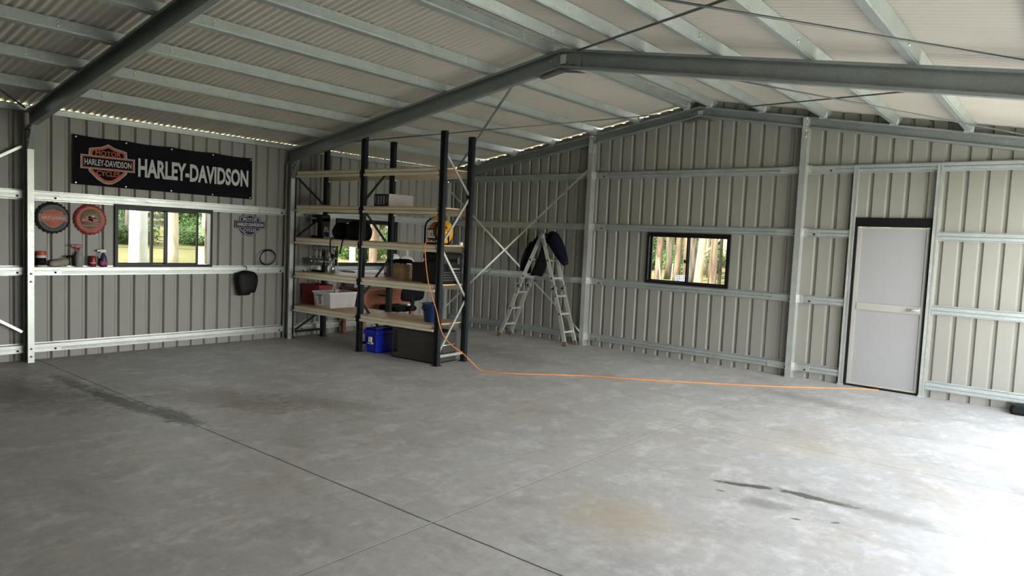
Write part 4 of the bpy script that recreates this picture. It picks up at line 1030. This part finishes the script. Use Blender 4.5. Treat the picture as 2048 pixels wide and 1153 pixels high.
for k in range(5):
    a = 2 * PI * k / 5 + .3; e = Vector((1.02 + .27 * math.cos(a), -2.07 + .27 * math.sin(a), .075))
    mb = MB(); mb.bar((1.02, -2.07, .115), e, .05, .03); lg = mb.build('leg', M['rubber'], ch)
    mb = MB(); mb.sphere((e.x, e.y, .028), .028, 12, 8); mb.build('caster', M['rubber'], lg)
for y in (-2.32, -1.82):
    mb = MB(); mb.tube([(1.10, y, .46), (1.12, y, .66), (1.08, y, .69), (.84, y, .69)], .016, 8); mb.build('armrest', M['rubber'], ch)
tag_ = thing('white_folded_sheet', (1.05, -1.93, .526), 'white paper bundle lying on the office chair seat', 'paper')
mb = MB(); mb.box(.95, 1.15, -1.985, -1.88, .526, .556, ch=.004); mb.build('sheets', M['white'], tag_); tag_.name = 'paper_bundle'

# ------------------------------------------------------------------ ladder with jacket
ld = thing('step_ladder', (2.5, -.28, 0), 'aluminium folding multi-ladder standing open as an A-frame against the end wall', 'ladder')
YN, YFR = -.45, -.19
def spt(side, z, y):
    """rail centre at height z"""
    X = [(0, 1.815), (.90, 2.185), (1.72, 2.585)] if side < 0 else [(0, 3.19), (.90, 2.90), (1.72, 2.625)]
    for (za, xa), (zb_, xb) in zip(X[:-1], X[1:]):
        if z <= zb_ or zb_ == 1.72:
            return Vector((xa + (xb - xa) * (z - za) / (zb_ - za), y, z))
for side in (-1, 1):
    for y in (YN, YFR):
        flare = -.03 if y == YN else 0
        mb = MB()
        p0 = spt(side, .03, y) + Vector((0, flare, 0)); p1 = spt(side, .36, y); p2 = spt(side, .88, y)
        mb.bar(p0, p1, .028, .062, Vector((1, 0, .4))); mb.bar(p1 + (p2 - p1) * 0, p2, .028, .062, Vector((1, 0, .4)))
        r1 = mb.build('lower_rail', M['alu'], ld)
        mb = MB(); mb.bar(spt(side, 0, y) + Vector((0, flare, .0)), p0 + (p1 - p0) * .12, .040, .074, Vector((1, 0, .4))); mb.build('rubber_foot', M['ladfoot'], r1)
        mb = MB(); mb.bar(spt(side, .92, y + .004), spt(side, 1.70, y + .004), .028, .058, Vector((1, 0, .4))); mb.build('upper_rail', M['alu'], ld)
        c = spt(side, .90, y)
        mb = MB(); mb.lathe([(0, -.026), (.046, -.026), (.05, -.02), (.05, .02), (.046, .026), (0, .026)], 20, frame(c, (1, 0, 0), (0, 0, 1), (0, -1, 0)))
        d_ = (spt(side, 1.05, y) - spt(side, .75, y)).normalized(); mb.bar(c - d_ * .12, c + d_ * .12, .044, .05, Vector((1, 0, .4)))
        hg = mb.build('hinge', M['galvdark'], ld)
        mb = MB(); mb.lathe([(0, .026), (.02, .026), (.02, .036), (0, .036)], 14, frame(c, (1, 0, 0), (0, 0, 1), (0, -1, 0))); mb.build('hinge_knob', M['blackpaint'], hg)
    for z in (.22, .50, .78, 1.06, 1.34, 1.60):
        mb = MB(); a, b = spt(side, z, YN + .01), spt(side, z, YFR - .01); mb.bar(a, b, .034, .030); rg = mb.build('rung', M['alu'], ld)
        mb = MB(); c = spt(side, z, YN - .0145); mb.box(c.x - .012, c.x + .012, c.y - .003, c.y + .001, c.z - .016, c.z + .016); mb.build('rung_end', M['blackpaint'], rg)
for y in (YN, YFR):
    c = Vector((2.605, y, 1.73)); mb = MB(); mb.lathe([(0, -.028), (.05, -.028), (.054, -.02), (.054, .02), (.05, .028), (0, .028)], 20, frame(c, (1, 0, 0), (0, 0, 1), (0, -1, 0)))
    mb.bar(c, spt(-1, 1.58, y), .046, .05, Vector((1, 0, .4))); mb.bar(c, spt(1, 1.58, y), .046, .05, Vector((1, 0, .4))); mb.build('top_hinge', M['galvdark'], ld)

jk = thing('jacket', (2.62, -.3, 1.7), 'dark navy jacket draped over the top of the ladder', 'jacket')
def cloth_strip(mb, rows, th=.03):
    """rows of points (each the same length) -> closed thick sheet"""
    n = len(rows[0]); m_ = len(rows)
    top = [Vector(p) for r in rows for p in r]
    fs = [(i * n + j, i * n + j + 1, (i + 1) * n + j + 1, (i + 1) * n + j) for i in range(m_ - 1) for j in range(n - 1)]
    nr = [Vector((0, 0, 0)) for _ in top]
    for f in fs:
        a, b, c, d_ = [top[i] for i in f]; q = (c - a).cross(d_ - b)
        for i in f: nr[i] += q
    bot = [p - (q.normalized() if q.length > 1e-9 else Vector((0, 0, 1))) * th for p, q in zip(top, nr)]
    k = len(top)
    fb = [tuple(k + i for i in f[::-1]) for f in fs]
    edge = [i for i in range(n)] + [i * n + n - 1 for i in range(1, m_)] + [(m_ - 1) * n + j for j in range(n - 2, -1, -1)] + [i * n for i in range(m_ - 2, 0, -1)]
    fe = [(edge[(i + 1) % len(edge)], edge[i], k + edge[i], k + edge[(i + 1) % len(edge)]) for i in range(len(edge))]
    mb.add(top + bot, fs + fb + fe, 0, True)
# body panel hanging down inside the ladder on the -x side and over the top
path = [(2.24, 1.10), (2.25, 1.25), (2.30, 1.40), (2.36, 1.55), (2.46, 1.68), (2.57, 1.755), (2.68, 1.755), (2.78, 1.69), (2.84, 1.62), (2.88, 1.54)]
rows = []
for i, (x, z) in enumerate(path):
    r_ = []
    for j in range(11):
        v = j / 10; w = 1.0 if i > 3 else .92
        y = -.410 + .01 * (i < 3) + (.185) * v * w
        f = .018 * math.sin(v * 13 + i * .7) + .03 * noise.noise(Vector((i * .5, v * 4, 1)))
        r_.append((x + f, min(y, -.225), z + .02 * noise.noise(Vector((i * .6, v * 3, 5)))))
    rows.append(r_)
mb = MB(); cloth_strip(mb, rows, .022); mb.build('body_panel', M['navy'], jk)
rows = []
for i, (x, z) in enumerate([(2.35, 1.08), (2.425, 1.25), (2.50, 1.42), (2.55, 1.56), (2.60, 1.70)]):
    rows.append([(x + .03 * math.sin(j * .5) + .17 * j / 8 * (1 if i < 3 else .2), -.38 + .13 * j / 8 + .012 * math.sin(j * 1.7 + i), z - .02 * j / 8 + .02 * noise.noise(Vector((i, j * .5, 2)))) for j in range(9)])
mb = MB(); cloth_strip(mb, rows, .02); mb.build('hanging_front', M['bag'], jk)
mb = MB(); mb.tube([(2.68, -.32, 1.725), (2.76, -.32, 1.68), (2.83, -.32, 1.585), (2.90, -.32, 1.475), (2.965, -.32, 1.37), (3.0, -.32, 1.315)], [.085, .115, .115, .10, .075, .055], 16); sl = mb.build('sleeve', M['navy'], jk)
mb = MB(); mb.tube([(2.985, -.32, 1.338), (3.012, -.32, 1.295)], [.054, .050], 16); mb.build('cuff', M['bag'], sl)
mb = MB(); mb.tube([(2.34, -.32, 1.60), (2.27, -.32, 1.50), (2.20, -.32, 1.36), (2.155, -.32, 1.24), (2.13, -.32, 1.14)], [.06, .075, .07, .06, .045], 14); mb.build('sleeve', M['bag'], jk)
mb = MB(); mb.tube([(2.67, -.33, 1.775), (2.73, -.32, 1.775), (2.79, -.30, 1.745), (2.84, -.29, 1.69)], [.035, .05, .05, .035], 12); mb.build('collar', M['bag'], jk)

# ------------------------------------------------------------------ orange extension cord
pts = [(2.90, -3.20, z3 + .03), (2.95, -3.33, z3 + .035), (3.0, -3.425, 1.535), (3.03, -3.44, 1.44), (3.06, -3.44, 1.25), (3.115, -3.435, 1.02), (3.18, -3.42, .86), (3.24, -3.405, .71), (3.27, -3.395, .585), (3.31, -3.375, .465), (3.37, -3.345, .365), (3.45, -3.30, .29), (3.56, -3.235, .21), (3.66, -3.165, .10), (3.735, -3.11, .022),
       (3.80, -3.07, .006), (4.09, -2.914, .006), (4.45, -2.57, .006), (4.80, -2.255, .006), (5.42, -1.86, .006), (6.154, -1.318, .006), (6.635, -.948, .006), (7.05, -.55, .006), (7.324, -.276, .006), (7.50, -.12, .006), (7.60, -.068, .006)]
def smooth_path(P, k=5):
    P = [Vector(p) for p in P]; out = []
    for i in range(len(P) - 1):
        a = P[max(i - 1, 0)]; b = P[i]; c = P[i + 1]; d_ = P[min(i + 2, len(P) - 1)]
        for q in range(k):
            t_ = q / k
            out.append(.5 * ((2 * b) + (c - a) * t_ + (2 * a - 5 * b + 4 * c - d_) * t_ ** 2 + (3 * b - a - 3 * c + d_) * t_ ** 3))
    return out + [P[-1]]
mb = MB(); mb.tube([(p.x, p.y, max(p.z, .0062)) for p in smooth_path(pts)], .006, 8)
tag(mb.build('extension_cord', M['cord']), 'orange extension cord hanging from the reel and crossing the floor to the door', 'cord')
mb = MB(); mb.box(8.93, 9.6, -.30, -.075, .0, .10, ch=.03)
tag(mb.build('rubber_mat', M['rubber']), 'low black folded mat on the floor at the picture edge past the door', 'mat')
# ------------------------------------------------------------------ outside
def gz(x, y): return -.2 + max(.075 * max(0, -x - 2), .05 * max(0, y - 2))
mb = MB(); N = 70
vs = [(-70 + 140 * i / N, -70 + 140 * j / N, gz(-70 + 140 * i / N, -70 + 140 * j / N)) for i in range(N + 1) for j in range(N + 1)]
fs = [(i * (N + 1) + j, (i + 1) * (N + 1) + j, (i + 1) * (N + 1) + j + 1, i * (N + 1) + j + 1) for i in range(N) for j in range(N)]
mb.add(vs, fs)
def ground_mat():
    m, t, out = nt('dry grass')
    b = nd(t, 'ShaderNodeBsdfPrincipled'); lk(t, b.outputs[0], out.inputs[0]); val(b.inputs['Roughness'], .9); val(b.inputs['Specular IOR Level'], .1)
    g = nd(t, 'ShaderNodeNewGeometry')
    n1 = nd(t, 'ShaderNodeTexNoise'); lk(t, g.outputs['Position'], n1.inputs['Vector']); val(n1.inputs['Scale'], .35); val(n1.inputs['Detail'], 6.0)
    n2 = nd(t, 'ShaderNodeTexNoise'); lk(t, g.outputs['Position'], n2.inputs['Vector']); val(n2.inputs['Scale'], 9.0); val(n2.inputs['Detail'], 5.0)
    r = nd(t, 'ShaderNodeValToRGB'); lk(t, n1.outputs['Fac'], r.inputs[0])
    r.color_ramp.elements[0].position = .35; r.color_ramp.elements[1].position = .65
    r.color_ramp.elements[0].color = GRASS_A + (1,); r.color_ramp.elements[1].color = GRASS_B + (1,)
    mx = nd(t, 'ShaderNodeMixRGB', blend_type='MULTIPLY'); val(mx.inputs[0], .5); lk(t, r.outputs[0], mx.inputs[1]); lk(t, n2.outputs['Fac'], mx.inputs[2])
    lk(t, mx.outputs[0], b.inputs['Base Color'])
    return m
GRASS_A = (.18, .18, .075); GRASS_B = (.33, .29, .13)
struct(mb.build('ground', ground_mat()), 'yellow-green grass outside the shed')

mb = MB(); mb.box(XR + .6, 34, -22, 12, -.19, -.02)  # unseen pale ground, added to bounce light onto the ceiling
bounce_mat = pm('pale bounce gravel', (.50, .50, .43), .9, 0, .25, 9, bump=.3, spec=.1)
struct(mb.build('bounce_ground', bounce_mat), 'pale ground added outside the open roller doors to bounce light onto the ceiling')
def bark(name, a, b):
    m, t, out = nt(name)
    p = nd(t, 'ShaderNodeBsdfPrincipled'); lk(t, p.outputs[0], out.inputs[0]); val(p.inputs['Roughness'], .85); val(p.inputs['Specular IOR Level'], .1)
    g = nd(t, 'ShaderNodeNewGeometry'); mp = nd(t, 'ShaderNodeMapping'); lk(t, g.outputs['Position'], mp.inputs[0]); val(mp.inputs['Scale'], (1, 1, .22))
    n1 = nd(t, 'ShaderNodeTexNoise'); lk(t, mp.outputs[0], n1.inputs['Vector']); val(n1.inputs['Scale'], 7.0); val(n1.inputs['Detail'], 6.0); val(n1.inputs['Distortion'], .8)
    r = nd(t, 'ShaderNodeValToRGB'); lk(t, n1.outputs['Fac'], r.inputs[0]); r.color_ramp.elements[0].position = .36; r.color_ramp.elements[1].position = .62
    r.color_ramp.elements[0].color = a + (1,); r.color_ramp.elements[1].color = b + (1,); lk(t, r.outputs[0], p.inputs['Base Color'])
    return m
B_PALE = bark('pale gum bark', (.33, .26, .17), (.50, .44, .34)); B_RED = bark('red brown bark', (.12, .085, .065), (.30, .215, .155)); B_GREY = bark('grey bark', (.08, .068, .056), (.20, .165, .13)); B_WHITE = bark('white gum bark', (.66, .64, .58), (.76, .75, .70)); B_DARK = bark('dark bark', (.02, .018, .012), (.06, .052, .035))
LEAF = pm('gum leaves', (.075, .13, .035), .7, 0, .45, 1.4, spec=.15); LEAF2 = pm('bush leaves', (.10, .165, .055), .7, 0, .45, 1.2, spec=.15)
def leaves(mb, c, r, n, sz, rnd):
    for _ in range(n):
        while True:
            v = Vector((rnd.uniform(-1, 1), rnd.uniform(-1, 1), rnd.uniform(-1, 1)))
            if v.length < 1: break
        p = Vector(c) + Vector((v.x * r[0], v.y * r[1], v.z * r[2]))
        a = Vector((rnd.uniform(-1, 1), rnd.uniform(-1, 1), rnd.uniform(-1, 1))).normalized(); b = a.orthogonal().normalized(); s = sz * rnd.uniform(.6, 1.3)
        mb.add([p - a * s, p + b * s * .45, p + a * s, p - b * s * .45], [(0, 1, 2, 3)])
CROWNS = {}
def tree(x, y, h, r, mat, label, lean=(0, 0), branches=(), crown=False, group='gum trees outside', wob=.06):
    rnd = random.Random(int(abs(x * 131 + y * 57)))
    g0 = gz(x, y); t = thing('tree', (x, y, g0), label, 'tree', group)
    mb = MB(); pts = []; rr = []; n = 14
    for i in range(n + 1):
        f = i / n
        pts.append((x + lean[0] * f + wob * r * 6 * noise.noise(Vector((x, y, f * 4))), y + lean[1] * f + wob * r * 6 * noise.noise(Vector((y, x, f * 4))), g0 - .03 + h * f))
        rr.append(r * (1.25 if i == 0 else 1 - .55 * f))
    mb.tube(pts, rr, 12); tr = mb.build('trunk', mat, t)
    for (z0, dx, dy, dzz, br) in branches:
        f = (z0 - g0) / h; p = Vector(pts[min(n, int(f * n))]) ; p.z = z0
        b = MB(); b.tube([p, p + Vector((dx * .5, dy * .5, dzz * .42)), p + Vector((dx, dy, dzz))], [br, br * .8, br * .5], 8); b.build('branch', mat, t)
    if crown:
        k = rnd.randint(0, 2)
        if k not in CROWNS:
            cm = MB(); q = random.Random(k); 
            for _ in range(9): leaves(cm, (q.uniform(-1.6, 1.6), q.uniform(-1.6, 1.6), q.uniform(-1.2, 1.6)), (1.0, 1.0, .6), 110, .16, q)
            o = cm.build('foliage', LEAF, t); CROWNS[k] = o.data
            o.location = Vector(pts[-1]) - OFF[t.name] + OFF[t.name] - OFF[t.name]
            for v in o.data.vertices: v.co += OFF[t.name]
            o.location = Vector(pts[-1]) - OFF[t.name]
        else:
            o = bpy.data.objects.new('foliage', CROWNS[k]); COL.objects.link(o); o.parent = t; o.location = Vector(pts[-1]) - OFF[t.name]
            o.rotation_euler = (0, 0, rnd.uniform(0, 6))
    return t
# seen through the end wall window
tree(-.15, 9, 8, .11, B_RED, 'tan gum trunk at the edge of the end wall window')
tree(.55, 9.4, 8, .10, B_RED, 'red-brown gum trunk beside the window latch, behind the wire roll')
tree(-.95, 13, 9, .13, B_GREY, 'grey gum trunk in the middle distance of the end wall window')
tree(1.06, 9, 9, .125, B_PALE, 'pale cream gum with a forked limb seen in the end wall window', (.55, 0), [(1.42, .62, .05, .58, .05)], wob=.02)
tree(1.93, 8, 8, .10, B_RED, 'reddish gum trunk right behind the forked pale gum')
tree(2.55, 7, 6, .045, B_DARK, 'slim dark trunk nearest the far edge of the end wall window', wob=.02)
tree(-1.7, 13.5, 9, .12, B_RED, 'slender red-brown trunk deep in the end wall window')
tree(-.45, 13.6, 9, .11, B_GREY, 'slender grey trunk peeping past the window middle bar')
tree(.28, 13.2, 9, .10, B_PALE, 'slender pale trunk deep in the end wall window')
rnd = random.Random(5)
for i in range(22):
    y = rnd.uniform(14.5, 25); x = -4.2 + i * .27 - (y - 16) * .45 + rnd.uniform(-.3, .3)
    tree(x, y, 10, rnd.uniform(.09, .17), [B_RED, B_GREY, B_PALE][i % 3], ['red-brown gum far back in the forest beyond the end wall', 'grey gum far back in the forest beyond the end wall', 'pale gum far back in the forest beyond the end wall'][i % 3], (rnd.uniform(-.5, .5), 0))
for i in range(12):
    x = 3.2 + i * .55 + rnd.uniform(-.2, .2); y = 11 + (i * 5) % 13 + rnd.uniform(-.5, .5)
    tree(x, y, 10, rnd.uniform(.09, .15), [B_GREY, B_PALE, B_RED][i % 3], ['grey gum far back in the forest beyond the end wall', 'pale gum far back in the forest beyond the end wall', 'red-brown gum far back in the forest beyond the end wall'][i % 3], (rnd.uniform(-.5, .5), 0))
# seen through the banner wall windows
tree(-3.0, -4.36, 7, .165, B_WHITE, 'thick white gum trunk just outside the window under the banner', wob=.0)
tree(-9.0, -1.0, 8, .14, B_PALE, 'pale gum trunk standing in the sunny grass outside the banner wall')
tree(-5.6, -1.85, 6, .03, B_DARK, 'thin dark sapling outside the banner wall', wob=.0)
tree(-7.0, 4.0, 8, .13, B_RED, 'orange-brown gum trunk seen through the window behind the shelving', (0, .2), [(1.2, 0, .5, .7, .05)])
tree(-7.2, 3.42, 8, .095, B_WHITE, 'whitish gum trunk beside the orange-brown one behind the shelving window')
for i in range(20):
    x = rnd.uniform(-22, -15.5); y = -.5 + i * .78 + rnd.uniform(-.3, .3)
    tree(x, y, 10, rnd.uniform(.10, .19), [B_RED, B_PALE, B_GREY][i % 3], ['red-brown gum in the tree line beyond the banner wall', 'pale gum in the tree line beyond the banner wall', 'grey gum in the tree line beyond the banner wall'][i % 3], (rnd.uniform(-.4, .4), rnd.uniform(-.4, .4)))
# bushes
BUSH = None
def bush(x, y, s, sz, label):
    global BUSH
    g0 = gz(x, y)
    t = thing('shrub', (x, y, g0), label, 'shrub', 'green bushes outside')
    if BUSH is None:
        q = random.Random(3); mb = MB()
        for _ in range(12): leaves(mb, (x + q.uniform(-.7, .7), y + q.uniform(-.7, .7), g0 + q.uniform(.15, .85)), (.7, .7, .45), 850, .055, q)
        o = mb.build('foliage', LEAF2, t); BUSH = o.data
    else:
        o = bpy.data.objects.new('foliage', BUSH); COL.objects.link(o); o.parent = t; o.rotation_euler = (0, 0, x * 3 + y)
    o.scale = (s, s, sz)
for i in range(4): bush(-6.2 + i * 3.0, 18.2 + rnd.uniform(-.2, .2), 1.05, 1.0, 'green bush among the trunks beyond the end wall window')
for i in range(4): bush(-7.6 + i * 3.0, 21.4 + rnd.uniform(-.2, .2), 1.05, 1.15, 'green bush among the trunks beyond the end wall window')
for i in range(4): bush(-12.5 + i * 5.2, 27.5, 1.9, 4.2, 'tall green bush at the back of the forest beyond the end wall')
for i in range(4): bush(-11 + i * 5.2, 33, 1.9, 4.6, 'tall green bush at the back of the forest beyond the end wall')
for i in range(2): bush(-13.2, 8.3 + i * 3.1, 1.05, .85, 'green bush behind the trunks outside the window at the shelving')
for i in range(6): bush(-17.3, -2.2 + i * 3.1, 1.08, .60, 'green bush along the tree line beyond the banner wall')
for i in range(6): bush(-20.6, -.7 + i * 3.1, 1.08, .70, 'green bush along the tree line beyond the banner wall')
for i in range(5): bush(-27.5, -1 + i * 5.2, 1.9, 3.9, 'tall green bush at the back of the tree line beyond the banner wall')
for i in range(5): bush(-33, 1.5 + i * 5.2, 1.9, 4.3, 'tall green bush at the back of the tree line beyond the banner wall')
# wire roll and stakes outside the end wall window
wr = thing('wire_roll', (1.95, 6.2, -.2), 'roll of grey wire mesh standing outside the end wall window', 'wire roll')
mb = MB(); wm = pm('grey wire', (.20, .22, .25), .5, .3, .1, 20)
for k in range(26):
    z = -.2 + .0465 * k; mb.tube([(1.95 + .17 * math.cos(2 * PI * q / 20), 6.2 + .17 * math.sin(2 * PI * q / 20), z) for q in range(20)], .010, 5, closed=True)
for q in range(22):
    a = 2 * PI * q / 22; mb.tube([(1.95 + .17 * math.cos(a), 6.2 + .17 * math.sin(a), -.2), (1.95 + .17 * math.cos(a), 6.2 + .17 * math.sin(a), .97)], .010, 5)
mb.build('mesh', wm, wr)
for p, q, lab in (((1.62, 6.0, -.2), (1.36, 6.05, 1.38), 'pale stake leaning away from the wire roll outside'), ((1.60, 6.2, -.2), (1.68, 6.2, 1.25), 'short upright pale stake outside the end wall window')):
    mb = MB(); mb.tube([p, q], .016, 8); tag(mb.build('stake', B_PALE), lab, 'stake')

# ------------------------------------------------------------------ light
w = bpy.data.worlds.new('sky'); scene.world = w; w.use_nodes = True
t = w.node_tree; t.nodes.clear()
out = t.nodes.new('ShaderNodeOutputWorld'); bg = t.nodes.new('ShaderNodeBackground'); t.links.new(bg.outputs[0], out.inputs[0])
tc = t.nodes.new('ShaderNodeTexCoord'); sp = t.nodes.new('ShaderNodeSeparateXYZ'); t.links.new(tc.outputs['Generated'], sp.inputs[0])
nz = t.nodes.new('ShaderNodeTexNoise'); nz.inputs['Scale'].default_value = 2.2; nz.inputs['Detail'].default_value = 5.0; t.links.new(tc.outputs['Generated'], nz.inputs['Vector'])
ad = t.nodes.new('ShaderNodeMath'); ad.operation = 'MULTIPLY_ADD'; t.links.new(nz.outputs['Fac'], ad.inputs[0]); ad.inputs[1].default_value = .25; t.links.new(sp.outputs[2], ad.inputs[2])
rp = t.nodes.new('ShaderNodeValToRGB'); t.links.new(ad.outputs[0], rp.inputs[0])
e = rp.color_ramp.elements
e[0].position = .12; e[0].color = (1.0, .985, .955, 1); e[1].position = 1.0; e[1].color = (.21, .255, .34, 1)
n = e.new(.36); n.color = (.80, .80, .80, 1)
n = e.new(.62); n.color = (.38, .41, .46, 1)
t.links.new(rp.outputs[0], bg.inputs[0]); bg.inputs[1].default_value = SKY
sl_ = bpy.data.lights.new('sun', 'SUN'); sl_.energy = SUN; sl_.angle = math.radians(2); sl_.color = (1, .95, .86)
so = bpy.data.objects.new('sun', sl_); COL.objects.link(so)
so.rotation_euler = Vector((.10, .62, -.76)).to_track_quat('-Z', 'Y').to_euler()
# light portals in the open roller doors and windows (they only guide sky sampling)
def portal(c, sx, sy, rot):
    l = bpy.data.lights.new('portal', 'AREA'); l.shape = 'RECTANGLE'; l.size = sx; l.size_y = sy; l.cycles.is_portal = True
    o = bpy.data.objects.new('portal', l); COL.objects.link(o); o.location = c; o.rotation_euler = rot
portal((XR + .1, -5.15, 1.27), 2.55, 2.8, (0, PI / 2, 0)); portal((XR + .1, -1.83, 1.27), 2.55, 2.83, (0, PI / 2, 0))
portal((-.1, -5.27, 1.48), .8, 1.27, (0, -PI / 2, 0)); portal((-.1, -1.9, 1.48), .8, 1.3, (0, -PI / 2, 0)); portal((4.94, .1, 1.48), 1.3, .78, (PI / 2 * -1, 0, 0))

# ------------------------------------------------------------------ camera
cd = bpy.data.cameras.new('camera'); cam = bpy.data.objects.new('camera', cd); COL.objects.link(cam)
cd.sensor_fit = 'HORIZONTAL'; cd.sensor_width = 36; cd.lens = 24.501
Rv = Vector((0.77400761, 0.63159191, 0.04476465)); Uv = Vector((-0.07800584, 0.02495734, 0.99664047)); Fv = Vector((-0.62835285, 0.77489921, -0.06858503))
cam.matrix_world = frame((9.40212587, -9.53917898, 1.64519119), Rv, Uv, -Fv)
cd.clip_start = .05; cd.clip_end = 300
scene.camera = cam
scene.view_settings.view_transform = 'Standard'; scene.view_settings.look = 'None'; scene.view_settings.gamma = 1; scene.view_settings.use_curve_mapping = False
scene.view_settings.exposure = EXPO
scene.cycles.use_denoising = True
scene.cycles.max_bounces = 12; scene.cycles.diffuse_bounces = 8; scene.cycles.transparent_max_bounces = 24
scene.cycles.caustics_reflective = False; scene.cycles.caustics_refractive = False
scene.cycles.sample_clamp_indirect = 10
